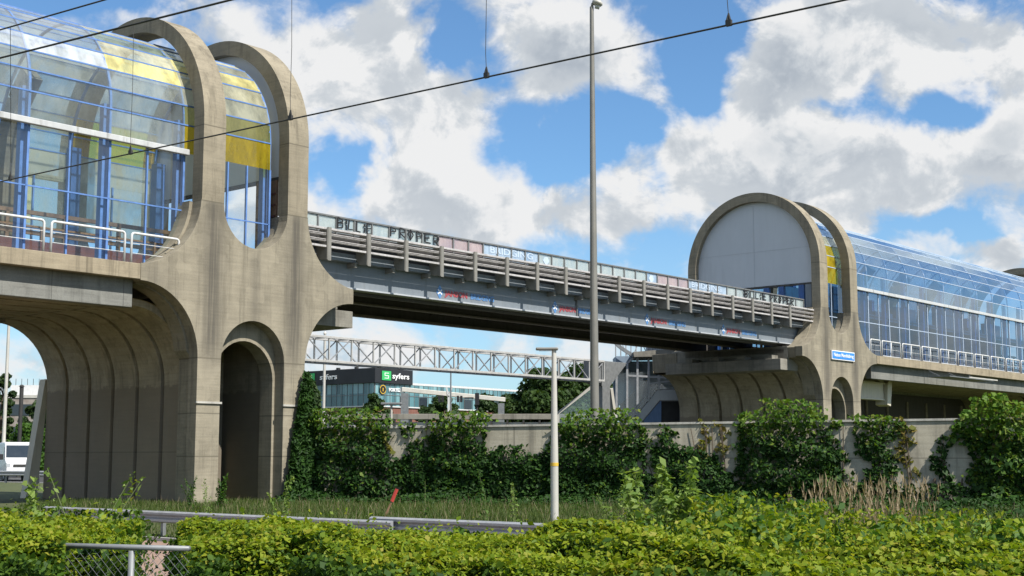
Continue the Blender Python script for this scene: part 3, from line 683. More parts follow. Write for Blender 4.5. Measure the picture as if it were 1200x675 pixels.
# graffiti, painted strokes
GL={'B':[[(0,0),(0,1),(.6,.85),(.55,.6),(0,.52),(.65,.45),(.6,.1),(0,0)]],'i':[[(.15,0),(.15,.5)],[(.02,.72),(.15,.88),(.28,.75),(.15,.6),(.02,.72)]],'L':[[(.05,1),(0,.05),(.55,.1)]],
 'E':[[(.6,1),(0,.95),(.03,.05),(.62,.05)],[(0,.52),(.5,.55)]],'P':[[(.05,0),(0,1),(.55,.92),(.6,.6),(.03,.48)]],'R':[[(.03,0),(0,1),(.55,.9),(.55,.62),(.03,.5),(.62,0)]],
 'O':[[(.3,1),(.02,.6),(.3,.05),(.6,.5),(.3,1)],[(.32,1.05),(.3,-.05)]]}
def graffiti(word,a0,wd,z0,h,th):
    m=MB(); x=a0
    for ch in word:
        lw=wd*(.42 if ch=='i' else 1)
        jt={}; wob=rng.normal(0,.02,2)
        def hand(p):
            if p not in jt: jt[p]=rng.normal(0,.012,2)+wob
            return jt[p]
        for st in GL[ch]:
            for p,q in zip(st[:-1],st[1:]):
                j0,j1=hand(p),hand(q); m.bar((x+p[0]*lw+j0[0],y(1.0)-.02,z0+p[1]*h+j0[1]),(x+q[0]*lw+j1[0],y(1.0)-.02,z0+q[1]*h+j1[1]),th*rng.uniform(.75,1.25),.02,(0,1,0))
        x+=lw*.95 if ch!='i' else lw*.9
    m.build('graffiti',M['black'],tb)
graffiti('BiLLiE',2.55,.42,10.37,.41,.058); graffiti('PROPER',5.35,.53,10.37,.41,.058)
graffiti('BiLLiE',32.6,.56,10.36,.40,.066); graffiti('PROPER',35.5,.50,10.36,.40,.066)
# maker's logo four times on the web
for c0,ln in((14.27,3.68),(22.0,3.2),(29.4,3.7),(36.6,3.7)):
    a=c0-6+.1; zc=8.47
    m=MB(); m.prism([(a,zc),(a+.22,zc-.30),(a+.44,zc),(a+.22,zc+.30)],y(1.286),y(1.297)); lo_=m.build('logo_emblem',M['logob'],tb)
    m=MB(); m.bar((a+.1,y(1.28),zc+.1),(a+.34,y(1.28),zc-.1),.05,.008,(0,1,0)); m.bar((a+.1,y(1.28),zc-.1),(a+.34,y(1.28),zc+.1),.05,.008,(0,1,0)); m.build('emblem_cross',M['txtw'],lo_)
    text('logo_lettering','JANSON',.33,M['red'],tb,Matrix.Translation((a+.56,y(1.29),zc-.03))@FACE,.005,'LEFT',1.12*ln/3.68,.012)
    text('logo_lettering','BRIDGING',.33,M['logob'],tb,Matrix.Translation((a+.56+1.58*ln/3.68,y(1.29),zc-.03))@FACE,.005,'LEFT',1.0*ln/3.68,.012)

# ------------------------------------------------------------------ name sign on the right pier
sg=thing('name_sign','blue sign with white border and bridge name on the right pier','sign',bw(SPAN+2.42,0,7.3),RZ)
MB().box(0,2.9,-.10,-.02,.02,.56).build('sign_plate',M['txtw'],sg)
MB().box(.05,2.85,-.112,-.1,.07,.51).build('sign_face',M['sign'],sg)
text('sign_lettering','Nelson Mandelabrug',.30,M['txtw'],sg,Matrix.Translation((1.45,-.118,.30))@FACE,.004,sx=1.0,bold=.004)

# ------------------------------------------------------------------ low concrete wall with creeper
W0=Vector((-7.75,50.1,0)); W1=W0+Vector((math.cos(R(15)),-math.sin(R(15)),0))*20; WD=(W1-W0).normalized(); WN=Vector((WD.y,-WD.x,0)) # faces us
WRZ=math.atan2(WD.y,WD.x); WH=2.57
wl=thing('boundary_wall','long pale concrete wall overgrown with creeper','wall',W0,WRZ)
MB().prism([(0,0),(45,0),(45,WH+.0075*45),(0,WH)],0,.22).build('wall_panel',M['wallc'],wl)
MB().prism([(0,WH+.003),(45,WH+.0075*45+.003),(45,WH+.0075*45+.075),(0,WH+.075)],-.05,.27).build('coping',M['cap'],wl)
def wall_s(px):
    d=ray(px,500); d=Vector((d.x,d.y,0)); # solve W0+s*WD = k*d
    det=WD.x*(-d.y)-WD.y*(-d.x); s=(-W0.x*(-d.y)-(-W0.y)*(-d.x))/det
    P=W0+WD*s; return s,P.y
def wall_z(py,Y): return EYE+(536.2-py)/FPX*Y
def creeper(label,outline,depth,dens,size=.125,top=None,mat='ivy',young=.12,group='creepers on the boundary wall'):
    """outline: photo-measured rows of (x0,x1,y) down the clump, laid on the wall at its own distance"""
    rows=[]
    for x0,x1,py in outline:
        s0,Y0=wall_s(x0); s1,Y1=wall_s(x1); rows.append((s0,s1,max(.0,wall_z(py,(Y0+Y1)/2))))
    rows.sort(key=lambda r:r[2]); z=np.array([r[2] for r in rows])
    c=(rows[0][0]+rows[0][1])/2; o=thing('creeper',label,'creeper',W0+WD*c,WRZ,group)
    area=sum((rows[i+1][2]-rows[i][2])*(rows[i][1]-rows[i][0]+rows[i+1][1]-rows[i+1][0])/2 for i in range(len(rows)-1))
    n=int(area*dens*4.6); zz=[];ss=[]
    while len(zz)<n:
        q=rng.uniform(z[0],z[-1]+.15); lo=np.interp(q,z,[r[0] for r in rows]); hi=np.interp(q,z,[r[1] for r in rows])
        p=rng.uniform(min(r[0] for r in rows)-.2,max(r[1] for r in rows)+.2); e=.30*math.sin(q*5+c)+.22*math.sin(q*12.3+p*3)+.12*math.sin(q*31+c)+rng.normal(0,.13)
        if lo+e*.5<p<hi+e*.6: zz.append(q); ss.append(p)
    ss=np.array(ss);zz=np.array(zz)
    bump=(.5+.5*np.sin(ss*3.1+zz*2.2+c)*np.sin(zz*3.7-ss*1.7))
    lo=np.interp(zz,z,[r[0] for r in rows]); hi=np.interp(zz,z,[r[1] for r in rows]); ed=np.clip(np.minimum(ss-lo,hi-ss)/.5,.12,1)
    d=(.06+.62*depth*(.35+.65*bump))*np.sqrt(ed)*np.where(rng.random(n)<.3,rng.uniform(.1,.8,n),rng.uniform(.8,1.0,n))
    over=zz>WH+.0075*ss; d=np.where(over,rng.uniform(-.45,1,n)*depth*.8,d)
    es,ed_,ez=[],[],[]
    for _ in range(int(1+area*2.4) if area>1.2 else 1):
        zt=rng.uniform(z[0]+.4,z[-1]); side=rng.random()<.5; x=np.interp(zt,z,[r[0] if side else r[1] for r in rows]); ln=rng.uniform(.25,.95); dx=rng.normal(-.12 if side else .12,.22)
        for f in np.arange(0,ln,.028): es.append(x+dx*f/ln+rng.normal(0,.04)); ez.append(max(.05,zt-f*(1 if rng.random()<.85 else .3))); ed_.append(rng.uniform(.03,.14))
    ss=np.concatenate([ss,es]); zz=np.concatenate([zz,ez]); d=np.concatenate([d,ed_]); n=len(ss)
    P=np.stack([ss-c,-d,zz],1); N=np.tile([0,-.75,.55],(n,1))
    yy=rng.random(n)<(young+.75*np.clip((zz-(WH-.6))/.7,0,1)*(young>0))
    leaves('foliage',P[~yy],N[~yy],size,M[mat],o,.75)
    if yy.any(): leaves('young_foliage',P[yy],N[yy],size*.95,M['ivyl'],o,.8)
    m=MB()
    for q in range(max(2,int((rows[0][1]-rows[0][0])*1.2))):
        x=rng.uniform(rows[0][0],rows[0][1])-c; xt=x+rng.uniform(-.4,.4); m.tube([(x,-.06,0),((x+xt)/2+.1,-.05,.9),(xt,-.06,min(rows[-1][2],WH))],[.03,.022,.012],5)
    m.build('vine_stem',M['bark'],o,each=True)
    return o
creeper('broad dark creeper clump beside the near pier, spilling over the wall',[(372,452,484),(366,462,495),(368,446,510),(366,452,530),(368,474,545),(364,480,560),(362,486,598)],.75,95,young=.10)
creeper('thin creeper strand climbing the wall between two broad dark clumps',[(477,486,500),(477,490,520),(474,500,535),(470,508,550),(482,512,598)],.35,95,young=.06)
creeper('tall creeper clump with a bushy green top left of the short lamp post',[(512,566,488),(505,572,497),(508,566,512),(502,568,530),(498,572,550),(500,578,598)],.8,95,young=.12)
creeper('low dark rounded creeper that stays below the wall top by the short lamp post',[(585,622,527),(570,640,538),(566,646,556),(570,650,598)],.55,95,young=.03)
creeper('largest creeper clump with reddish top, right of the short lamp post',[(670,735,485),(660,752,494),(655,752,510),(638,750,525),(630,752,545),(630,756,598)],.85,95,young=.10)
creeper('dark creeper clump behind the tall pale weed',[(772,780,503),(770,790,520),(768,835,530),(764,842,545),(764,852,560),(770,900,598)],.55,90,young=.04)
creeper('wide creeper clump left below the blue name sign',[(900,945,474),(870,963,485),(868,964,498),(872,950,515),(870,978,530),(868,985,550),(866,988,600)],.9,95,young=.16)
creeper('narrow creeper strand hanging just right of the wide clump under the blue sign',[(962,978,497),(964,980,520),(962,986,550),(966,990,575)],.3,95,young=.05)
creeper('creeper curtain with bright top hanging under the small pier arch',[(998,1048,493),(1004,1052,502),(1010,1046,520),(1014,1044,545),(1010,1046,575),(1005,1060,602)],.55,95,young=.14)
creeper('yellowing hanging creeper tails beside the dark curtain',[(1046,1062,494),(1050,1064,510),(1058,1068,530),(1060,1068,560)],.12,60,.15,mat='ivyy',young=0)
creeper('small lone creeper tuft flat on the wall',[(1096,1100,516),(1093,1106,540),(1096,1108,560),(1098,1104,570)],.15,80,.15,young=.05)
creeper('bright green creeper bush at the right edge towering over the wall',[(1150,1182,468),(1132,1200,480),(1124,1212,495),(1132,1215,515),(1138,1220,540),(1136,1240,570),(1130,1260,604)],1.0,100,.15,young=.42)
creeper('creeper mat covering the wall beyond the right edge bush',[(1240,1330,485),(1225,1360,510),(1210,1400,560),(1200,1400,606)],.6,70,young=.1)
creeper('low dark creeper mat at the foot of the wall on the right',[(860,1260,572),(858,1260,585),(855,1262,606)],.5,75,young=.03)
creeper('low dark creeper mat at the foot of the wall in the middle',[(560,566,538),(520,640,546),(484,760,556),(478,900,572),(470,905,602)],.5,80,young=.03)
for lab,ol in(('wisp of creeper trailing down the bare wall right of centre',[(818,826,498),(820,827,515),(824,830,535)]),('wisp of creeper trailing beside the tall pale weed',[(838,846,498),(842,848,512),(846,850,540)]),('wisp of creeper beside the large left clump',[(436,444,498),(440,448,512),(444,449,524)])):
    creeper(lab,ol,.08,50,.14,mat='ivyy',young=0)
# ivy on the near pier's right leg
iv=thing('creeper','dark ivy climbing the right leg of the near pier','creeper',bw(6.3,-.2),RZ,'creepers on the boundary wall')
n=6500; z=rng.beta(1.1,1.6,n)*4.6; wd=np.interp(z,[0,1.5,3,4.6],[1.25,.85,.55,.1])
P=np.stack([rng.uniform(-1,1,n)*wd*.8-.25,-rng.uniform(.02,.45,n)*wd*.5,z],1); leaves('foliage',P,np.tile([0,-.8,.5],(n,1)),.19,M['ivy'],iv)

# ------------------------------------------------------------------ verge plants
def blades(name,pts,h,wd,mat,parent,lean=.25):
    n=len(pts); pts=np.asarray(pts,float); hh=h*rng.uniform(.5,1.3,n)[:,None]; a=rng.uniform(0,2*PI,n)
    d=np.stack([np.cos(a),np.sin(a),np.zeros(n)],1); l=np.stack([rng.normal(0,lean,n),rng.normal(0,lean,n),np.ones(n)],1)*hh
    V=np.stack([pts-d*wd/2,pts+d*wd/2,pts+l*.6+d*wd*.35,pts+l],1).reshape(-1,3); return quads(name,V,mat,parent)
def band(a0,a1,t0,t1,n):
    a=rng.uniform(a0,a1,n); t=rng.uniform(t0,t1,n)
    return np.array(ORG)[None]+np.outer(a,AX)+np.outer(t,TX)
# grass: the verge before and behind the guardrail
p=[]
for _ in range(1): pass
n=170000; X=rng.uniform(-16,22,n); Y=rng.uniform(10,50,n)
lim=W0.y+(X-W0.x)*(WD.y/WD.x); keep=(Y<lim-.1)&(np.abs(X)<Y*.40+1)
A_=(X-ORG.x)*AX.x+(Y-ORG.y)*AX.y
G=np.stack([X,Y,np.zeros(n)],1)[keep&((A_<-13.5)|(A_>-5.0))]; G[:,2]=gzv(G)
grs=blades('grass',G,.15,.022,M['grass'],None,.35); grs['kind']='stuff'
n=5000; X=rng.uniform(-14,18,n); Y=rng.uniform(22,48,n); A_=(X-ORG.x)*AX.x+(Y-ORG.y)*AX.y; lim=W0.y+(X-W0.x)*(WD.y/WD.x)
G=np.stack([X,Y,np.zeros(n)],1)[(Y<lim-.2)&(A_>-4.4)&(np.abs(X)<Y*.4+1)]; G[:,2]=gzv(G)
dg=blades('dry_grass',G,.30,.010,M['reed'],None,.3); dg['kind']='stuff'
strip('service_road',-13.2,-5.4,-60,60,-.594,M['path'])
def kerbline(a):
    m=MB(); m.add([],[])
    p0,p1=bw(a,-60),bw(a,60); m.bar(p0+Vector((0,0,-.57)),p1+Vector((0,0,-.57)),.16,.14); o=m.build('kerb',M['kerb']); o['kind']='structure'
kerbline(-13.3); kerbline(-5.3)

# ------------------------------------------------------------------ guardrails (each on its own line, parallel to the railway)
def gp(px,py,z): 
    d=ray(px,py); k=(z-EYE)/d.z; return Vector((d.x*k,d.y*k,0))
def guardrail(label,p,q,over0=0,over1=0,postgap=2.6):
    d=(q-p).normalized(); p=p-d*over0; q=q+d*over1; L_=(q-p).length
    o=thing('guardrail',label,'guardrail',p,math.atan2(d.y,d.x),'galvanised guardrails')
    m=MB(); pr=[(-.0,.44),(-.07,.48),(-.07,.53),(0,.58),(0,.61),(-.07,.66),(-.07,.71),(0,.75),(.02,.75),(.02,.44)]
    m.prism(pr,0,L_,'yz'); m.build('rail_beam',M['galv'],o)
    a=.5
    while a<L_:
        m=MB(); m.box(a-.05,a+.05,.03,.13,0,.70); m.build('post',M['galvd'],o); a+=postgap
    return o
guardrail('long guardrail running in front of the near pier',on_a(60,-4.9,-.6),on_a(462,-4.9,-.6),0,0)
guardrail('guardrail in front of the short lamp post, overlapping the left one',on_a(437,-4.72,-.53),on_a(757,-4.72,-.53),0,.2)
guardrail('guardrail half hidden in the weeds at the right',on_a(1072,-4.9,-.6),on_a(1200,-4.9,-.6),0,8)
guardrail('distant guardrail beside the white van',at(-80,562,88)*1.0-Vector((0,0,at(-80,562,88).z)),Vector((at(60,562,84).x,84,0)),10,0)

# ------------------------------------------------------------------ hedges
def hedge(label,p,q,wid,h,n,top,dz=0.0,px=200):
    d=(q-p).normalized(); vx=(px-600)/FPX; nx_,ny_=-d.y,d.x; SHR=(nx_-vx*ny_)/(vx*d.y-d.x); L_=(q-p).length; o=thing('hedge',label,'hedge',p,math.atan2(d.y,d.x),'clipped hedges along the railway')
    # outer skin: top, both sides, ends, thick and uneven
    kind=rng.random(n); s=rng.uniform(-.15,L_+.15,n); c=rng.uniform(-.5,.5,n)*wid; z=np.empty(n); 
    lump=.06*np.sin(s*2.3)+.045*np.sin(s*5.1+c*3)+.03*np.sin(c*4.7+s*1.3)+.03*np.sin(s*9.7+c*7)
    sl_=np.clip(s/L_,0,1)*dz
    isTop=kind<.56; fr=(kind>=.56)&(kind<.92); bk=(kind>=.92)&(kind<.95); en=kind>=.95
    z[:]=h+lump+sl_-np.abs(rng.normal(0,.06,n)) 
    shoulder=np.clip((np.abs(c)/(wid/2)-.80)/.2,0,1); z-=shoulder**2*.25
    hh=rng.uniform(.12,1,n)
    z[fr]=(hh*(h+lump+sl_-.12))[fr]; c[fr]=(-wid/2+.10*np.sin(s*3.3)+.10*np.sin(s*7.1+z*5)+np.abs(rng.normal(0,.09,n)))[fr]
    z[bk]=(hh*h)[bk]; c[bk]=wid/2
    z[en]=(hh*(h+lump-.1))[en]; s[en]=np.where(rng.random(n)<.5,-.05,L_+.05)[en]+rng.normal(0,.1,n)[en]
    N=np.zeros((n,3)); N[isTop]=(0,-.1,1); N[fr]=(0,-.85,.4); N[bk]=(0,1,.3); N[en]=(-.8,0,.4)
    s=s+SHR*c; P=np.stack([s,c,z],1)
    thin=np.sin(s*3.7+c*2.1)*np.sin(c*5.3-s*1.9+z*4)+.6*np.sin(s*11+z*9)*np.sin(c*13+s*4)+rng.normal(0,.35,n); keep=thin>-.55; P=P[keep];N=N[keep];isTop=isTop[keep]; n=len(P)
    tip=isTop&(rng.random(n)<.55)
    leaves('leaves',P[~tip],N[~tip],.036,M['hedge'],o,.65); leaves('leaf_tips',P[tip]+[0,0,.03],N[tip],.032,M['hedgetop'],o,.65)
    # shoots standing above the top
    ns=int(n*top); s0=rng.uniform(0,L_,ns); c0=rng.uniform(-.45,.45,ns)*wid
    Q=[]
    for a,b in zip(s0,c0):
        hgt=rng.gamma(2,.032)+.02; lx,ly=rng.normal(0,.25,2)
        for j in range(max(2,int(hgt/.03))): f=j*.03; Q.append((a+SHR*b+lx*f+rng.normal(0,.02),b+ly*f+rng.normal(0,.02),h+np.clip(a/L_,0,1)*dz+f-.02))
    leaves('shoots',Q,np.tile([0,0,1],(len(Q),1)),.030,M['hedgetop'],o,.8)
    m=MB(); 
    for i in range(int(L_*26)):
        a,b=rng.uniform(0,L_),rng.uniform(-.42,.42)*wid; zt=rng.uniform(.5,.9)*h
        a+=SHR*b; m.tube([(a,b,0),(a+rng.normal(0,.1),b+rng.normal(0,.1),zt*.5),(a+rng.normal(0,.2),b+rng.normal(0,.2),zt)],[.014,.010,.005],4)
    m.build('twigs',M['twig'],o)
    # dense inner growth
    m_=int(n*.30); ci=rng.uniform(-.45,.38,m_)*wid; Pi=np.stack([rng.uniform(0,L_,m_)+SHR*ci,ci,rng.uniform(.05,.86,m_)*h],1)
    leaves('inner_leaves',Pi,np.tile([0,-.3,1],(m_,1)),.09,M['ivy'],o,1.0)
    return o
def gpt(px,Y): 
    return Vector(((px-600)/FPX*Y*1.0,Y,0))
hedge('hedge piece at the left with the wire fence in front',gpt(-170,11.2),gpt(150,10.2),2.4,1.12,150000,.014,-.12)
hedge('long yellow green hedge along the bottom right of the fence gap',gpt(234,10.3),gpt(1330,7.6),2.5,.98,340000,.011,-.07)

hedge('hedge bulge growing through the fence in the bottom left corner',gpt(-190,9.2),gpt(58,8.75),1.1,1.04,60000,.014,.0,58)
# chain link fence
f0=gpt(30,8.85); f1=gpt(228,8.45); fd=(f1-f0).normalized(); fL=(f1-f0).length
fe=thing('wire_fence','chain link fence with galvanised top rail between the two hedges','fence',f0,math.atan2(fd.y,fd.x)); FH=1.01
MB().tube([(0,0,FH),(fL,0,FH)],.017,8).build('top_rail',M['galvd'],fe,True)
sp_=(gpt(158,8.55)-f0).dot(fd)
for a in(sp_-2.2,sp_,sp_+1.0 if 0 else sp_+2.2):
    if 0<a<fL+.1: MB().tube([(a,.0,0),(a,0,FH-.02)],.020,8).build('post',M['galvd'],fe,True)
m=MB(); st_=.062; wv=.0022; Hh=FH-.03
x=-Hh
while x<fL:
    for sg_ in(1,-1):
        a0=x; a1=x+Hh; z0,z1=(0,Hh) if sg_>0 else (Hh,0)
        if a0<0: z0=z0+(z1-z0)*(-a0)/Hh; a0=0
        if a1>fL: z1=z0+(z1-z0)*(fL-a0)/(a1-a0); a1=fL
        if a1-a0>.02: m.bar((a0,sg_*.002,z0+.01),(a1,sg_*.002,z1+.01),wv,wv)
    x+=st_
m.build('wire_mesh',M['galvd'],fe)

# ------------------------------------------------------------------ weeds
def weed(label,base,h,spread,nst,mat,size=.06,group='tall weeds by the guardrail',dens=46,rise=.0):
    zb=gz(base.x,base.y); h=h-zb; rise=-zb/h*.8
    o=thing('weed',label,'weed',Vector((base.x,base.y,zb)),rng.uniform(0,6),group); m=MB(); Q=[];N=[]
    for i in range(nst):
        a=rng.uniform(0,2*PI); r=spread*math.sqrt(rng.random()); hh=h*rng.uniform(.55,1.0) if i else h
        x1,y1=r*math.cos(a),r*math.sin(a); bend=rng.normal(0,.12*h,2)
        pts=[(x1*.25,y1*.25,0),(x1*.6,y1*.6,hh*.5),(x1+bend[0],y1+bend[1],hh)]
        m.tube(pts,[.010,.007,.003],4)
        k_=int(dens*hh)
        for j in range(k_):
            f=rise+(1-rise)*(j+.5)/k_; b=np.array(pts[0])*(1-f)**2+2*f*(1-f)*np.array(pts[1])+f*f*np.array(pts[2])
            off=rng.normal(0,1,3)*np.array([.10,.10,.03])*(1.15-f)*max(.6,h*.8); Q.append(b+off); N.append((off[0]*4,off[1]*4,.8))
    m.build('stem',M['stem'],o); leaves('leaves',Q,N,size,M[mat],o,.6,.5); return o
weed('tallest pale weed with many slender stems right of the tall lamp post',gpt(784,11.6),1.56,.50,34,'weedl',.06,dens=125)
weed('pale slender weed leaning left of the tallest one',gpt(764,11.7),1.20,.22,6,'weedl',.05,dens=80)
weed('arching bramble shoots with larger leaves right of the tallest weed',gpt(838,11.3),1.15,.62,18,'weed',.085,dens=75)
weed('bushy weed in the middle of the right undergrowth',gpt(905,10.6),.98,.45,14,'weed',.075,dens=70)
weed('pale weed before the dry reeds',gpt(960,10.8),.98,.4,10,'weedl',.06,dens=70)
weed('upright leafy weed below the small tuft on the wall',gpt(1085,11.0),1.10,.15,5,'weedl',.06,dens=70)
weed('leafy weed beside the right guardrail end',gpt(1130,10.6),.92,.3,9,'weed',.07,dens=70)
weed('low weed at the right picture edge',gpt(1185,10.4),.88,.3,9,'weedl',.06,dens=70)
weed('lone bright weed in front of the pier arch',on_a(333,-4.3),1.12,.10,3,'weedl',.11,dens=34)
weed('thin weed at the left foot of the near pier',on_a(228,-1),1.0,.22,6,'weed',.08)
weed('leafy weed against the pier leg below the arch',on_a(262,-0.5),1.05,.3,8,'weed',.09,dens=55)
weed('thin weed rising from the left hedge',gpt(108,11.6),1.47,.12,4,'weedl',.06,dens=55)
weed('leafy sprig rising from the left hedge beside the pier foot',gpt(56,11.6),1.40,.16,5,'weedl',.07,dens=75)
weed('pale seeding weed before the guardrail at the pier foot',gpt(160,13.0),1.10,.12,5,'weedl',.045,dens=70)
weed('slim dark weed standing before the wall left of the short lamp',on_a(568,-2.5),1.25,.06,2,'weed',.07)
weed('slim weed beside the broad left creeper',on_a(500,-2.5),1.0,.06,2,'weed',.06)
weed('slim weed in front of the tall left creeper clump',on_a(602,-2.8),1.0,.10,3,'weedl',.06)
weed('slim weed under the largest creeper clump',on_a(712,-2.8),.8,.15,4,'weedl',.06)
weed('short weed behind the middle guardrail',on_a(680,-3.4),.75,.2,5,'weed',.06)
weed('seeding weed at the pier leg',on_a(245,-3.8),1.0,.10,4,'weedl',.05)
for lab,px,Yq,h_,sp_,ns_,mt,sz in (('bright leafy weed rising from the right undergrowth left of the reeds',930,10.2,1.12,.35,14,'hedgetop',.06),('spreading yellow green weed in front of the reeds',1015,9.8,1.02,.5,16,'hedgetop',.055),
  ('tall loose weed with pale stems right of the reeds',1100,10.0,1.12,.25,9,'weedl',.055),('rounded bright weed near the right picture edge',1160,9.7,1.03,.4,14,'hedgetop',.055),('pale leafy weed just right of the tallest weed',812,11.4,1.28,.35,14,'weedl',.06),
  ('dark broad leaved weed low before the tallest weed',795,10.8,1.0,.5,16,'weed',.08),('feathery weed between bramble and bushy weed',872,10.6,1.14,.3,12,'weedl',.05),('scraggly weed behind the hedge centre',560,11.2,1.02,.25,7,'weed',.06),('scraggly pale weed behind the hedge left of centre',420,11.8,1.0,.2,6,'weedl',.05),('leafy shoot beside the short lamp foot',690,11.2,1.06,.2,7,'hedgetop',.055)):
    weed(lab,gpt(px,Yq),h_,sp_,ns_,mt,sz,dens=70)
# undergrowth mass on the right
NC=520; cpx=745+(1340-745)*rng.beta(1.15,1.2,NC); cY=rng.uniform(9.1,12.6,NC)
chh=np.interp(cpx,[745,790,850,1000,1150,1340],[.68,1.04,1.14,1.00,.98,.90])*rng.uniform(.72,1.16,NC)
P=[];Nn=[];Tp=[]
for q_ in range(NC):
    cx,cy,hh=(cpx[q_]-600)/FPX*cY[q_],cY[q_],chh[q_]; r_=rng.uniform(.09,.22); m_=int(rng.uniform(110,190))
    zz=hh*rng.beta(1.6,1.0,m_); rr=r_*(1.25-.75*zz/hh)*np.sqrt(rng.random(m_)); aa=rng.uniform(0,2*PI,m_); ln=rng.normal(0,.12,2)
    pts=np.stack([cx+rr*np.cos(aa)+ln[0]*zz,cy+rr*np.sin(aa)+ln[1]*zz,zz],1); P.append(pts); Nn.append(np.stack([np.cos(aa)*.6,np.sin(aa)*.6,.8+0*aa],1)); Tp.append((zz>hh*.60)&(rng.random(m_)<.7))
P=np.concatenate(P);Nn=np.concatenate(Nn);Tp=np.concatenate(Tp)
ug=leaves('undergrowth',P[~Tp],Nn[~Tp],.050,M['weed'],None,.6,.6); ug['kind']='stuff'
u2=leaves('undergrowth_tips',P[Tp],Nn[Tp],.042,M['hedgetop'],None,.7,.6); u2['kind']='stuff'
# dry reeds
px=np.clip(rng.normal(1010,42,210),925,1090); Yv=rng.uniform(12.2,14.2,210); P=np.stack([(px-600)/FPX*Yv,Yv,np.zeros(210)],1)
rd=blades('reeds',P,1.02,.012,M['reed'],None,.12); rd['kind']='stuff'
Q=[]
for b in P:
    b=b+np.array([rng.normal(0,.06),0,rng.uniform(.85,1.28)])
    for j in range(5): Q.append(b+np.array([rng.normal(0,.006),0,j*.02]))
rp=blades('reed_plumes',Q,.075,.012,M['reed'],None,.2); rp['kind']='stuff'
# scrub strip between rail and wall, at the foot of the creepers
n=46000; sv=rng.uniform(0,34,n); dv=.2+rng.beta(1,1.8,n)*(3.2+np.clip(sv-12,0,14)*.75); P=np.array(W0)[None]+np.outer(sv,WD)+np.outer(dv,WN); P[:,2]=rng.random(n)**1.3*.42*(.65+.35*np.sin(sv*1.3+dv))*np.clip(1-dv/(4.2+np.clip(sv-12,0,14)*.9),.15,1); 
sc=leaves('verge_scrub',P,np.tile([0,-.3,1],(n,1)),.11,M['ivy'],None,.8); sc['kind']='stuff'

# ------------------------------------------------------------------ lamp posts and other poles
def taper(o,name,mat,z0,z1,r0,r1,n=12): return MB().tube([(0,0,z0),(0,0,z1)],[r0,r1],n).build(name,mat,o,'auto')
b=Vector((at(697,495,49.5).x,49.5,0)); zt=at(689,8,49.5).z
lp=thing('lamp_post','very tall grey lamp post crossing in front of the bridge','lamp post',b)
taper(lp,'pole',M['pole'],0,2.8,.20,.19); taper(lp,'pole',M['pole'],2.8,zt,.165,.075)
m=MB(); m.tube([(0,0,zt-.05),(.03,0,zt+.12),(.12,0,zt+.2)],.05,8); m.build('bracket',M['pole'],lp,True)
m=MB(); rings=[(-.10,.05),(-.06,.16),(.08,.22),(.2,.19),(.28,.08)]
vs=[];fs=[]
for i,(x,r) in enumerate(rings):
    for j in range(14): a=2*PI*j/14; vs.append((x+.12,r*math.cos(a)*1.0,zt+.17+r*.62*math.sin(a)-x*.25))
for i in range(4):
    for j in range(14): fs.append((i*14+j,i*14+(j+1)%14,(i+1)*14+(j+1)%14,(i+1)*14+j))
fs+=[tuple(range(14)),tuple(56+j for j in range(14))]
lh=m.add(vs,fs).build('lamp_head',M['polel'],lp,True)
MB().tube([(.13,0,zt+.035),(.30,0,zt-.01)],[.10,.10],12).build('lens',M['lens'],lh)
Y=32.9; b=Vector((at(650,612,Y).x,Y,0)); zt=at(645,410,Y).z
lp2=thing('lamp_post','short pale lamp post with flat head and yellow band','lamp post',b)
taper(lp2,'pole',M['polel'],0,1.45,.095,.092); taper(lp2,'pole',M['polel'],1.45,zt,.092,.055)
MB().tube([(0,0,1.36),(0,0,1.44)],[.098,.098],14).build('yellow_band',M['yellow'],lp2,'auto')
m=MB(); m.box(-.44,.10,-.10,.10,zt-.01,zt+.055); m.build('lamp_head',M['pole'],lp2,False,.025)
MB().box(-.36,-.06,-.08,.08,zt-.025,zt-.012).build('lens',M['lens'],lp2)
def simple_pole(label,px,py0,py1,Y,r0,r1,mat,head=None,name='pole',cat='pole'):
    b=Vector((at(px,500,Y).x,Y,0)); z1=at(px,py0,Y).z; o=thing(name,label,cat,b); taper(o,'shaft',mat,0,z1,r0,r1)
    if head=='flat':
        MB().box(-.55,.55,-.2,.2,z1-.02,z1+.10).build('lamp_head',M['galvd'],o,False,.03)
    elif head=='arm': MB().tube([(0,0,z1),(-.5,0,z1+.12),(-1.2,0,z1+.15)],[.05,.045,.07],6).build('lamp_arm',M['galvd'],o,True)
    elif head=='cap': taper(o,'cap',mat,z1,z1+.15,r1*1.5,r1*.6)
    return o
simple_pole('slender pale mast in front of the dark office box',379,391,500,96,.11,.09,M['polel'],'cap')
simple_pole('thin dark mast behind the white gantry beam',528,430,500,115,.08,.06,M['galvd'],'cap')
simple_pole('small lamp post with flat head before the long parapet',458.5,474,500,72,.07,.06,M['polel'],'flat','lamp_post','lamp post')
simple_pole('thin pale mast seen through the left arch',5,330,520,95,.14,.09,M['polel'],'cap')
simple_pole('dark post beside the left office block',23.5,453,520,110,.16,.16,M['dark'],'cap')
rp_=thing('marker_stake','leaning stake with a red top before the wall','stake',on_a(452,-1.5))
MB().tube([(0,0,0),(.20,0,.42)],.03,6).build('stake',M['wood'],rp_); MB().tube([(.20,0,.42),(.33,0,.74)],.05,6).build('red_top',M['redpole'],rp_)

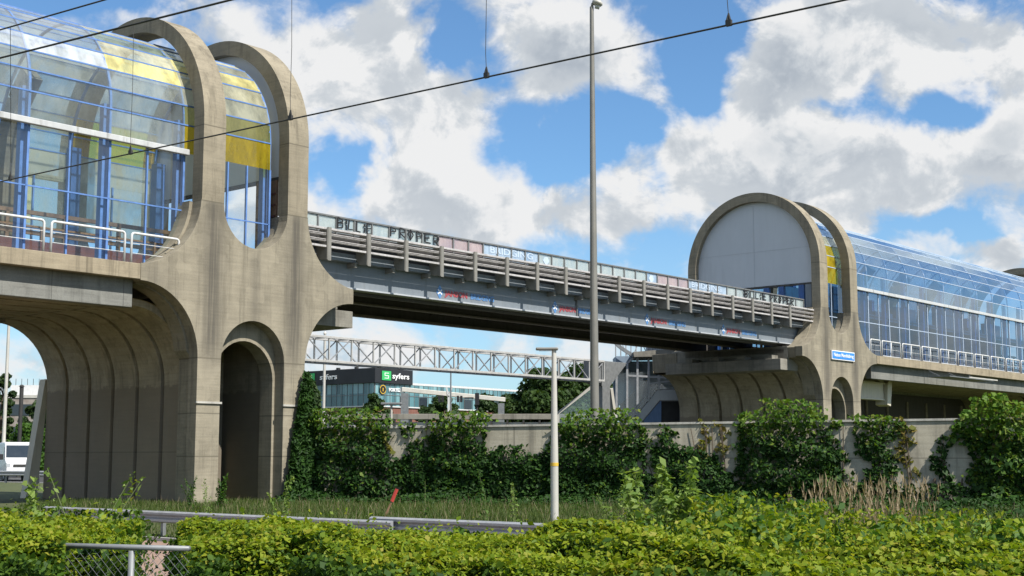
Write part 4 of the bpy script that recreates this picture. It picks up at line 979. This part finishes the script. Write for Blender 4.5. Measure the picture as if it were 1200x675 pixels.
# ------------------------------------------------------------------ overhead line above the track
def line_dir(p,ext): return p
def wire(name,label,p,q,r,ext0,ext1,sag=0):
    d=(q-p).normalized(); a=p-d*ext0; b_=q+d*ext1; L_=(b_-a).length
    o=thing(name,label,'wire',a); pts=[]
    for i in range(41):
        f=i/40; P=d*(L_*f); P=P+Vector((0,0,-4*sag*f*(1-f))); pts.append(P)
    MB().tube(pts,r,6).build('strand',M['dark'],o,True); return o
def onz(px,py,z): d=ray(px,py); return Vector((0,0,EYE))+d*((z-EYE)/d.z)
cw0,cw1=onz(0,213,4.6),onz(990,0,4.6)
wire('contact_wire','lowest overhead wire crossing the whole picture',cw0,cw1,.0072,25,20)
wire('feeder_wire','short stretch of wire crossing the left glass walkway',onz(0,68,4.6),onz(270,0,4.6),.0075,20,22)
mz=5.35
p0,p1=onz(0,35,mz),onz(122,0,mz)
wire('messenger_wire','uppermost wire in the top left corner',p0,p1,.007,20,24)
dn=[('wire dropper with clamp at the far left above the lower wire',12,210.4,31.5,None),('wire dropper with clamp in front of the left glass tube',153,180.2,None,None),('wire dropper with clamp in front of the second hoop',340,140,None,None),('wire dropper with clamp left of the tall lamp post',570.5,90.5,None,None),('short wire dropper with clamp right of the tall lamp post',855,29,None,None)]
for lab,px,py,pt,_ in dn:
    # point of the contact wire nearest that bearing
    best=min((cw0+(cw1-cw0)*(i/400) for i in range(401)),key=lambda P:abs(600+FPX*P.x/(P.y*math.cos(PITCH)+(P.z-EYE)*math.sin(PITCH))-px))
    o=thing('wire_dropper',lab,'wire dropper',best,math.atan2((cw1-cw0).y,(cw1-cw0).x),'droppers of the overhead line')
    top=1.35 if pt is None else None
    if pt is not None:
        t_=min((p0+(p1-p0)*(i/400-.2) for i in range(401)),key=lambda P:abs(600+FPX*P.x/(P.y*math.cos(PITCH)+(P.z-EYE)*math.sin(PITCH))-px)); vtop=t_-best
        c_,s_=math.cos(-o.rotation_euler.z),math.sin(-o.rotation_euler.z); vtop=Vector((vtop.x*c_-vtop.y*s_,vtop.x*s_+vtop.y*c_,vtop.z))
    else: vtop=Vector((-.02,0,top))
    MB().tube([(0,0,.05),(-.012,.004,.2),tuple(vtop*.5+Vector((.008,0,0))),tuple(vtop)],.0028,5).build('dropper_strand',M['dark'],o)
    m=MB(); m.box(-.022,.022,-.012,.012,-.008,.035); m.tube([(-.012,0,.03),(0,0,.085)],[.012,.006],6); m.tube([(.012,0,.03),(0,0,.085)],[.008,.005],6); m.build('clamp',M['dark'],o)

# ------------------------------------------------------------------ lattice sign gantry beyond the bridge
gt=thing('lattice_gantry','white lattice gantry beam spanning behind the steel bridge','gantry',bw(8,12.6),RZ)
z0,z1=6.27,7.47; L_=33.2; dpt=1.1; npan=22
m=MB()
for yy in(0,dpt):
    for z in(z0,z1): m.bar((0,yy,z),(L_,yy,z),.125,.125)
m.build('chord',M['gantryw'],gt,False,.015,each=True)
m=MB()
for i in range(npan+1):
    x=L_*i/npan
    for yy in(0,dpt): m.bar((x,yy,z0),(x,yy,z1),.07,.07)
    m.bar((x,0,z1),(x,dpt,z1),.06,.06); m.bar((x,0,z0),(x,dpt,z0),.06,.06)
m.build('upright',M['gantryw'],gt,each=True)
m=MB()
for i in range(npan):
    x,x2=L_*i/npan,L_*(i+1)/npan; xm=(x+x2)/2
    for yy in(0,dpt):
        p,q=((x,yy,z1),(x2,yy,z0)) if i%2==0 else ((x,yy,z0),(x2,yy,z1)); m.bar(p,q,.05,.05)
    m.bar((x,0,z1),(x2,dpt,z1),.04,.04); m.bar((x,0,z0),(x2,dpt,z0),.04,.04)
m.build('diagonal',M['galv'],gt,each=True)
m=MB(); m.prism([(L_-.9,z1+.06),(L_+2.7,z1+.06),(L_+2.4,z1-.25),(L_+.9,z0-.3),(L_+.9,0),(L_+.1,0),(L_+.1,z0-.3),(L_-.9,z0-.1)],.2,.9,'xz'); m.build('column',M['galvd'],gt,False,.02)
m=MB(); m.bar((L_+1.3,.5,z0-.4),(L_+2.6,.5,0),.28,.28); m.build('raking_leg',M['polel'],gt,False,.02)

# ------------------------------------------------------------------ stairs beside the right pier
YS=88
def S(px,py): P=at(px,py,YS); return P.x,P.z
sx0,_=S(722,500)
st=thing('stair_tower','glazed stair with grey stringer and blue side panel left of the right pier','staircase',(sx0,YS,0))
def q(px,py): x,z=S(px,py); return x-sx0,z
def poly(*pts): return [q(a,b) for a,b in pts]
MB().prism(poly((733,503),(771,457),(806,457),(806,469),(797,469),(773,469),(745,503)),0,.3).build('stringer',M['girderl'],st,False,.02)
MB().prism(poly((746,503),(773.5,470),(775,470),(775,503)),.05,.28).build('side_panel',M['stairblue'],st)
MB().prism(poly((775,470),(797,470),(797,503),(775,503)),.35,.5).build('opening_shade',M['black'],st)  # black slab painted in for the shade inside the stair opening
m=MB()
for x,yt,yb in((722.5,436,503),(735,425,497),(747,419,488),(760,419,470),(772,419,457)): 
    p=q(x,yt);b=q(x,yb); m.bar((p[0],0,p[1]),(b[0],0,b[1]),.13,.13)
for a,b in(((722.5,436),(745,417)),((735,440),(806,444)),((745,418),(790,416)),((760,450),(798,445))):
    p=q(*a);r=q(*b); m.bar((p[0],0,p[1]),(r[0],0,r[1]),.12,.12)
m.build('window_frame',M['galv'],st)
MB().prism(poly((722.5,436),(745,418),(792,418),(792,456),(771,456),(735,499),(722.5,503)),.05,.08).build('glazing',M['glassV'],st)
MB().prism(poly((741,413),(795,409),(796,418),(742,419)),-.5,3.0).build('roof_slab',M['corbel'],st,False,.03)
MB().prism(poly((722,417),(744,417),(744,420),(722.5,437)),.3,3.0).build('upper_panel',M['greyblue'],st)
m=MB()
for x in range(722,768,6): 
    p=q(x,398);b=q(x,417); m.bar((p[0],.4,p[1]),(b[0],.4,b[1]),.07,.07)
for a,b in(((728,399),(736,417)),((742,417),(750,399)),((752,399),(760,417))): p=q(*a);r=q(*b); m.bar((p[0],.4,p[1]),(r[0],.4,r[1]),.05,.05)
m.build('lattice',M['galv'],st)
m=MB(); pts=[q(712,392),q(718,399),(q(726,407)),q(735,413),q(742,417)]
for a,b in zip(pts[:-1],pts[1:]): m.bar((a[0],-.2,a[1]),(b[0],-.2,b[1]),.25,.22)
m.build('curved_strut',M['galvd'],st)
m=MB()
for i in range(13): a=q(760+2.5*i,401); b=q(760+2.5*i,412); m.bar((a[0],.6,a[1]),(b[0],.6,b[1]),.09,.05)
a=q(760,401);b=q(792,412); m.box(a[0],b[0],.64,.7,b[1],a[1]); m.build('corrugated_panel',M['girderl'],st)
# steps and back wall behind the glass
m=MB(); n=16
for i in range(n):
    a=q(735+36*i/n,499-42*i/n); b=q(735+36*(i+1)/n,499-42*(i+1)/n); m.box(a[0],b[0],.3,2.6,a[1]-.05,b[1])
a=q(771,457);b=q(806,459); m.box(a[0],b[0],.3,2.6,b[1],a[1]); m.build('steps',M['floor_in'],st)
m=MB(); 
for d_ in(9,5): 
    a=q(737,499-d_);b=q(771,457-d_);c=q(798,457-d_); m.bar((a[0],.2,a[1]),(b[0],.2,b[1]),.06,.06); m.bar((b[0],.2,b[1]),(c[0],.2,c[1]),.06,.06)
m.build('stair_rail',M['galvd'],st,each=True)
MB().prism(poly((722,420),(792,420),(792,440),(765,440),(722,480)),2.62,2.8).build('back_wall',M['greyblue'],st)
gb=thing('glass_balustrade','sloping glass balustrade with white handrail left of the tall lamp post','balustrade',(at(654,500,84).x,84,0))
def q2(px,py): P=at(px,py,84); return P.x-gb.location.x,P.z
a,b,c,d=q2(654,484),q2(695,452),q2(695,503),q2(654,503); MB().prism([a,b,c,d],0,.04).build('glass',M['glassV'],gb)
m=MB(); m.bar((a[0],0,a[1]),(b[0],0,b[1]),.17,.17); m.bar((d[0],0,0),(a[0],0,a[1]),.15,.15); m.build('handrail',M['polel'],gb)

# steel bracket, tray and dark hall under the right span
sb=thing('steel_bracket','cream steel bracket with sloping brace under the right walkway','bracket',bw(SPAN+8.7,2.0,0),RZ)
m=MB(); m.box(.1,4.6,-.1,.25,5.35,6.35); m.build('web',M['cream'],sb); 
m=MB(); m.box(0,4.6,-.25,.4,6.351,6.42); m.box(.1,4.4,-.25,.4,5.28,5.349); m.build('flange',M['cream'],sb,each=True)
MB().prism([(4.6,5.0),(5.1,4.9),(5.4,6.3),(5.15,6.75),(4.75,6.4)],-.35,.5).build('end_plate',M['cream'],sb,False,.02)
m=MB(); m.bar((1.0,.05,7.5),(4.7,.05,6.45),.3,.22); m.bar((1.15,.05,7.4),(1.15,.05,6.4),.32,.25); m.build('brace',M['cream'],sb)
tr=thing('maintenance_tray','thin grey maintenance tray hung below the right walkway edge','tray',bw(SPAN+16.0,-.9,6.85),RZ)
m=MB(); m.box(0,7.4,-.6,.9,.0,.05); m.build('tray_plate',M['galvd'],tr); m=MB(); m.box(3.2,8.2,-.62,-.55,.05,.13); m.build('tray_edge',M['polel'],tr)
m=MB(); 
for x in(.4,3.6,7): m.bar((x,1.5,.7),(x,.2,.03),.06,.06)
m.build('hanger',M['galvd'],tr,each=True)
hall=thing('station_hall','dark station hall under the right glass walkway','building',bw(SPAN+11,9.6),RZ)
MB().box(0,60,0,12,0,7.8).build('wall',M['dsteel'],hall)
m=MB()
for i in range(16): m.box(.8+3.6*i,1.1+3.6*i,-.12,0,0,6.0)
m.build('pilaster',M['inner'],hall,each=True)
m=MB(); m.box(2,58,-.10,-.02,4.5,4.62); m.box(7.3,7.5,-.2,-.1,2.2,4.5); m.build('trim',M['galvd'],hall)
for i in range(4):
    o=MB().box(3+9*i,6.2+9*i,-.08,-.01,1.0,3.4).build('window',M['vglass'],hall)

# ------------------------------------------------------------------ far side: parapet, office, second gantry, trees
pp=thing('viaduct_parapet','long weathered parapet with panels below the office','parapet',(at(330,500,104).x,104,0))
x1=at(708,500,104).x-pp.location.x; zt=at(500,485,104).z
MB().box(0,x1,0,.4,zt-.42,zt).build('parapet_beam',M['corbel'],pp,False,.03)
m=MB(); 
xx=0;i=0
while xx<x1: m.box(xx-.07,xx+.07,.05,.25,0,zt-.42); xx+=1.22
m.build('parapet_post',M['dark'],pp,each=True)
m=MB(); m.box(0,x1,.27,.33,zt-1.25,zt-.62); m.build('panel',M['polel'],pp); m=MB(); m.box(0,x1,.26,.34,0,zt-1.25); m.build('plinth',M['maroon'],pp)

of=thing('office_building','office block with dark box on top and a green and white sign','office building',(at(439,500,220).x,220,0))
rd_=Vector((.60,.80,0)); ang=math.atan2(rd_.y,rd_.x); of.rotation_euler=(0,0,ang)
# local x runs along the right-hand face, local y along the left-hand face
ZB,ZT=13.5,15.9
m=MB(); m.box(0,9.2,0,17,ZB,ZT+.0); m.build('dark_box',M['clad'],of,False,.05)
m=MB(); m.box(2,2.5,6,6.5,ZT,ZT+.5); m.box(.8,1.3,9,9.5,ZT,ZT+.4); m.box(1,8,1,10,ZT,ZT+.12); m.build('roof_unit',M['dark'],of,each=True)
m=MB(); m.box(.35,70,.35,19,9.9,ZB); m.build('glazed_storey',M['teal'],of)
m=MB()
for i in range(58): m.box(.33+1.2*i,.40+1.2*i,.27,.35,9.9,ZB-.02)
for j in range(15): m.box(.27,.35,.4+1.2*j,.47+1.2*j,9.9,ZB-.02)
m.box(.3,70,.29,.35,11.6,11.68); m.box(.28,.35,.3,19,11.6,11.68)
m.build('mullion',M['galvd'],of)
m=MB()
for i in (5,9,12,19,26,33,40): m.box(.4+1.2*i,2.4+1.2*i,.2,.3,10.0,11.5)
m.build('opening_window',M['vglass'],of,each=True)
m=MB(); m.box(.3,70,.3,19.1,9.7,9.898); m.box(9.3,70,.3,19,ZB,ZB+.35); m.build('cornice',M['white'],of)
m=MB(); m.box(.5,69,.5,18.8,0,9.7); m.build('brick_wall',M['brick'],of)
m=MB()
for i in range(14): m.box(2+4.6*i,5+4.6*i,.42,.498,7.0,8.6); 
for j in range(4): m.box(.42,.498,2+4.2*j,5+4.2*j,3.0,5.0)
m.build('window_band',M['vglass'],of,each=True)
# signs: on the right face and on the left face of the box
def sqlogo(mtx,parent):
    o=MB().box(-.75,.75,-.75,.75,0,.05).build('green_sign',M['green'],parent); o.data.transform(mtx)
    for (a0,a1,b0,b1) in((-.35,.35,.36,.46),(-.35,-.25,.0,.36),(-.35,.35,-.06,.05),(.25,.35,-.42,-.06),(-.35,.35,-.46,-.36)):
        k_=MB().box(a0,a1,b0,b1,.055,.08).build('emblem_stroke',M['txtw'],o); k_.data.transform(mtx)
FX=FACE
FY=Matrix(((0,0,-1,0),(-1,0,0,0),(0,1,0,0),(0,0,0,1)))
sqlogo(Matrix.Translation((2.6,-.06,14.75))@FX@Matrix.Diagonal((1.45,1,1,1)),of)
text('sign_lettering','syfers',1.25,M['txtw'],of,Matrix.Translation((6.1,-.08,14.75))@FX,.03,sx=1.45,bold=.02)
sqlogo(Matrix.Translation((-.06,14.6,14.75))@FY@Matrix.Diagonal((1.25,1,1,1)),of)
text('sign_lettering','syfers',1.25,M['txtw'],of,Matrix.Translation((-.08,10.4,14.75))@FY,.03,sx=1.35,bold=.02)
text('sign_lettering','SMT',1.3,M['txtw'],of,Matrix.Translation((-.0+.40,5.2,8.4))@FY,.03,sx=1.5,bold=.03)
text('sign_lettering','FORTEZZA',.75,M['txtw'],of,Matrix.Translation((5.55,.2,12.5))@FX,.02,sx=1.1,bold=.03)
m=MB(); m.tube([(2.0,.22,12.5),(2.0,.12,12.5)],.72,20); rs=m.build('round_sign',M['black'],of)
m=MB(); 
for i in range(20):
    a0,a1=2*PI*i/20,2*PI*(i+1)/20; m.bar((2+.68*math.cos(a0),.1,12.5+.68*math.sin(a0)),(2+.68*math.cos(a1),.1,12.5+.68*math.sin(a1)),.03,.12)
m.box(1.9,2.1,.08,.11,12.2,12.75); m.build('sign_ring',M['yellow'],rs)

g2=thing('sign_gantry','pale beam gantry in front of the teal office windows','gantry',(at(474,500,130).x,130,0))
def q3(px,py,dy=0): P=at(px,py,130); return P.x-g2.location.x,P.z
a=q3(470,452);b=q3(591,462)
m=MB(); m.bar((a[0],0,a[1]-.35),(b[0],4,b[1]-.35),.5,.42); m.build('beam',M['polel'],g2,False,.03)
m=MB(); m.box(.0-.35,.35,-.3,.3,0,a[1]-.7); c=q3(587,480); m.box(c[0]-.3,c[0]+.3,3.7,4.3,0,b[1]-.7); m.build('column',M['galvd'],g2,each=True)
m=MB()
for px in (514,518,536,540): c=q3(px,460); m.box(c[0]-.11,c[0]+.11,1.2,1.6,c[1]-.85,c[1]-.25)
m.build('signal_head',M['black'],g2,each=True)
m=MB(); c=q3(525,476); m.bar((c[0],1.5,c[1]+.9),(c[0]-.25,1.5,c[1]+1.9),.14,.14); m.bar((c[0],1.5,c[1]+.9),(c[0]+.3,1.5,c[1]+1.9),.14,.14); m.bar((c[0],1.5,0),(c[0],1.5,c[1]+.9),.2,.2); m.build('signal_post',M['white'],g2)
for px,lab in((559,'dark traffic signal post in front of the small tree by the office'),):
    o=thing('traffic_signal',lab,'traffic signal',(at(px,500,98).x,98,0)); z=at(px,473,98).z
    MB().tube([(0,0,0),(0,0,z)],.07,6).build('post',M['dark'],o); m=MB(); m.box(-.15,.15,-.2,.1,z-.1,z+.75); m.box(-.9,-.25,-.1,.05,z+.35,z+.45); m.build('signal_head',M['black'],o); MB().tube([(0,-.2,z-.75),(0,-.1,z-.75)],.22,10).build('white_face',M['txtw'],o)  # the disc below the head is plain white paint

def tree(label,px,pytop,Y,wpx,mat,n=5200,leaf=.5,trunk=.18,low=.25,group='trees beyond the bridge',blob=26,z0=None):
    x=at(px,500,Y).x; H=at(px,pytop,Y).z; rad=wpx/FPX*Y/2
    o=thing('tree',label,'tree',(x,Y,0),rng.uniform(0,6),group); m=MB()
    m.tube([(0,0,0),(rad*.04,0,H*.3),(rad*.02,.1,H*.62),(0,0,H*.85)],[trunk*1.3,trunk,trunk*.55,trunk*.2],7)
    C_=[]
    for i in range(blob):
        f=low+(.98-low)*(i+.5)/blob; a=i*2.4+rng.uniform(-.4,.4); rr=rad*math.sin(PI*min(1,(f-low)/(1-low)*.85+.14))**.7*rng.uniform(.45,.95)
        c=np.array([rr*math.cos(a),rr*math.sin(a),H*f*rng.uniform(.94,1.0)]); C_.append(c)
        if i%2==0: m.tube([(0,0,H*max(.15,f-.18)),(c[0]*.5,c[1]*.5,c[2]*.9),tuple(c)],[trunk*.4,trunk*.25,.03],5)
    m.build('trunk',M['bark'],o)
    C_=np.array(C_); n=int(n*2.6); ii=rng.integers(0,blob,n); v=rng.normal(0,1,(n,3)); v/=np.linalg.norm(v,axis=1,keepdims=True)
    sr=rad*rng.uniform(.24,.42,blob)[ii][:,None]; P=C_[ii]+v*sr*rng.uniform(.5,1.05,n)[:,None]*[1,1,.75]; P[:,2]=np.minimum(np.maximum(P[:,2],.3),H*1.02)
    leaves('crown',P,v+[0,0,.35],leaf*.55,M[mat],o,.7); return o
tree('biggest broad green tree behind the tall lamp post',640,436,150,104,'tree',9000,.75,.4,.2,blob=40)
tree('green tree half behind the tall lamp post',683,430,165,80,'tree',6000,.75,.35,.2,blob=30)
tree('dark low tree at the left end of the tree group beside the office',600,462,150,44,'treed',3500,.6,.25,.15)
tree('small round tree before the brick corner of the office',438,462,170,40,'treed',3200,.6,.2,.3)
tree('small round tree left of the thin dark mast',520,458,160,40,'treed',3200,.55,.2,.3)
tree('small round tree before the teal windows near the gantry end',569,459,160,42,'treed',3200,.55,.2,.3)
tree('dark tree right beside the near pier in front of the office',362,440,120,40,'treed',3800,.5,.22,.15)
tree('low bush peeking over the parapet',497,474,150,26,'treed',1500,.5,.12,.3)
tree('dark conical tree left of the left office block',2,432,140,34,'treed',3500,.55,.25,.1)
tree('dark tree before the left office block',42,468,125,44,'treed',3600,.5,.2,.12)
tree('yellowish bush behind the white van',34,498,112,56,'weed',3600,.4,.15,.05)
tree('tree between the sloping balustrade and the parapet',660,470,120,30,'tree',2500,.5,.2,.2)
for px,py,Y,wp in((-120,455,210,120),(-220,440,230,140),(760,452,230,90),(850,450,240,110),(1290,430,200,140),(1420,420,220,160)):
    tree('leafy tree on the horizon, mostly out of view',px,py,Y,wp,'treed',3500,.9,.4,.15,group='trees on the horizon')

lo=thing('brick_office','low brick office with window bands seen through the left arch','building',(at(-90,500,165).x,165,0),R(4))
x1=at(49,500,165).x-lo.location.x; zt=at(20,466,165).z
MB().box(0,x1,0,14,0,zt).build('wall',M['brick'],lo)
for i in range(3):
    z=1.2+2.7*i
    if z+1.4<zt: 
        o=MB().box(.3,x1-.3,-.06,-.002,z,z+1.35).build('window',M['vglass'],lo); m=MB()
        xx=.3
        while xx<x1: m.box(xx,xx+.12,-.1,-.05,z,z+1.35); xx+=1.4
        m.build('frame',M['galvd'],o)
MB().box(-.1,x1+.1,-.1,14.1,zt,zt+.35).build('roof_edge',M['polel'],lo)
m=MB(); m.box(x1-5,x1-1,3,8,zt+.35,zt+1.7); m.build('roof_house',M['white'],lo)
m=MB()
for i in range(6): m.bar((x1-4.5+i*.7,3.2,zt+1.7),(x1-4.5+i*.7,3.2,zt+2.5),.05,.05)
m.build('roof_aerial',M['dark'],lo,each=True)

bt=thing('concrete_buttress','slim sloping buttress, sunlight put into its pale colour, at the far foot of the near pier','buttress',bw(0,10.45),RZ)
MB().prism([(1.32,0),(1.80,0),(2.12,4.6),(1.95,4.6)],0,.4).build('buttress',M['cream'],bt,False,.02)  # cream instead of concrete: the sunlight on it is put into the colour

# ------------------------------------------------------------------ white van
vn=thing('white_van','white delivery van at the left seen through the pier arch','van',(at(17,560,94).x,94,0),R(-62))
HW=.98
def vsec(): # side outline (x forward, z)
    return [(-2.9,.42),(-2.9,2.35),(-2.75,2.55),(.75,2.60),(1.25,2.45),(2.05,1.50),(2.75,1.25),(3.0,1.0),(3.02,.45),(2.6,.36),(-2.7,.36)]
m=MB(); prof=vsec(); n=len(prof); vs=[]
for yy,f in((-HW,0),(-HW*.985,1),(HW*.985,1),(HW,0)): pass
def wid(z): return HW*(1-.13*max(0,(z-1.2)/1.4)**1.2)
for (x,z) in prof: vs+=[(x,-wid(z),z)]
for (x,z) in prof: vs+=[(x,wid(z),z)]
tr_=tessellate_polygon([[Vector((a,b,0)) for a,b in prof]])
fs=[tuple(t) for t in tr_]+[tuple(i+n for i in reversed(t)) for t in tr_]+[(i,(i+1)%n,(i+1)%n+n,i+n) for i in range(n)]
m.add(vs,fs).build('body',M['van'],vn,False,.07)
def on(p,q,f): return (p[0]+(q[0]-p[0])*f,p[1]+(q[1]-p[1])*f)
a,b=(1.25,2.45),(2.05,1.50); nx,nz=.76,.64; a2,b2=on(a,b,.08),on(a,b,.94)
m=MB().add([(a2[0]+nx*.015,-.80,a2[1]+nz*.015),(b2[0]+nx*.015,-.88,b2[1]+nz*.015),(b2[0]+nx*.015,.88,b2[1]+nz*.015),(a2[0]+nx*.015,.80,a2[1]+nz*.015)],[(0,1,2,3)]); m.build('windscreen',M['vglass'],vn)
for s_ in(-1,1):
    m=MB(); P=[(.55,2.25),(1.15,2.25),(1.75,1.55),(.55,1.50)]; m.prism(P,-.01,.01); o=m.build('side_window',M['vglass'],vn)
    for v_ in o.data.vertices: v_.co.y+=s_*(wid(v_.co.z)+.008)
    m=MB(); m.box(2.83,3.01,s_*.86-.13,s_*.86+.13,.92,1.22); m.build('headlight',M['lens'],vn,False,.03)
    m=MB(); m.box(1.45,1.6,s_*1.12-.12,s_*1.12+.12,1.42,1.80); m.build('mirror',M['black'],vn,False,.03)
    for x in(2.0,-1.8):
        m=MB(); m.tube([(x,s_*.72,.36),(x,s_*.99,.36)],.36,20); t_=m.build('wheel',M['tyre'],vn,'auto'); MB().tube([(x,s_*.985,.36),(x,s_*1.0,.36)],.21,14).build('rim',M['galv'],t_)
m=MB(); m.box(3.0,3.04,-.55,.55,.95,1.12); m.box(2.6,3.06,-.97,.97,.36,.62); m.build('bumper',M['dark'],vn,False,.03)
m=MB(); m.box(3.06,3.08,-.26,.26,.46,.57); m.build('number_plate',M['yellow'],vn)
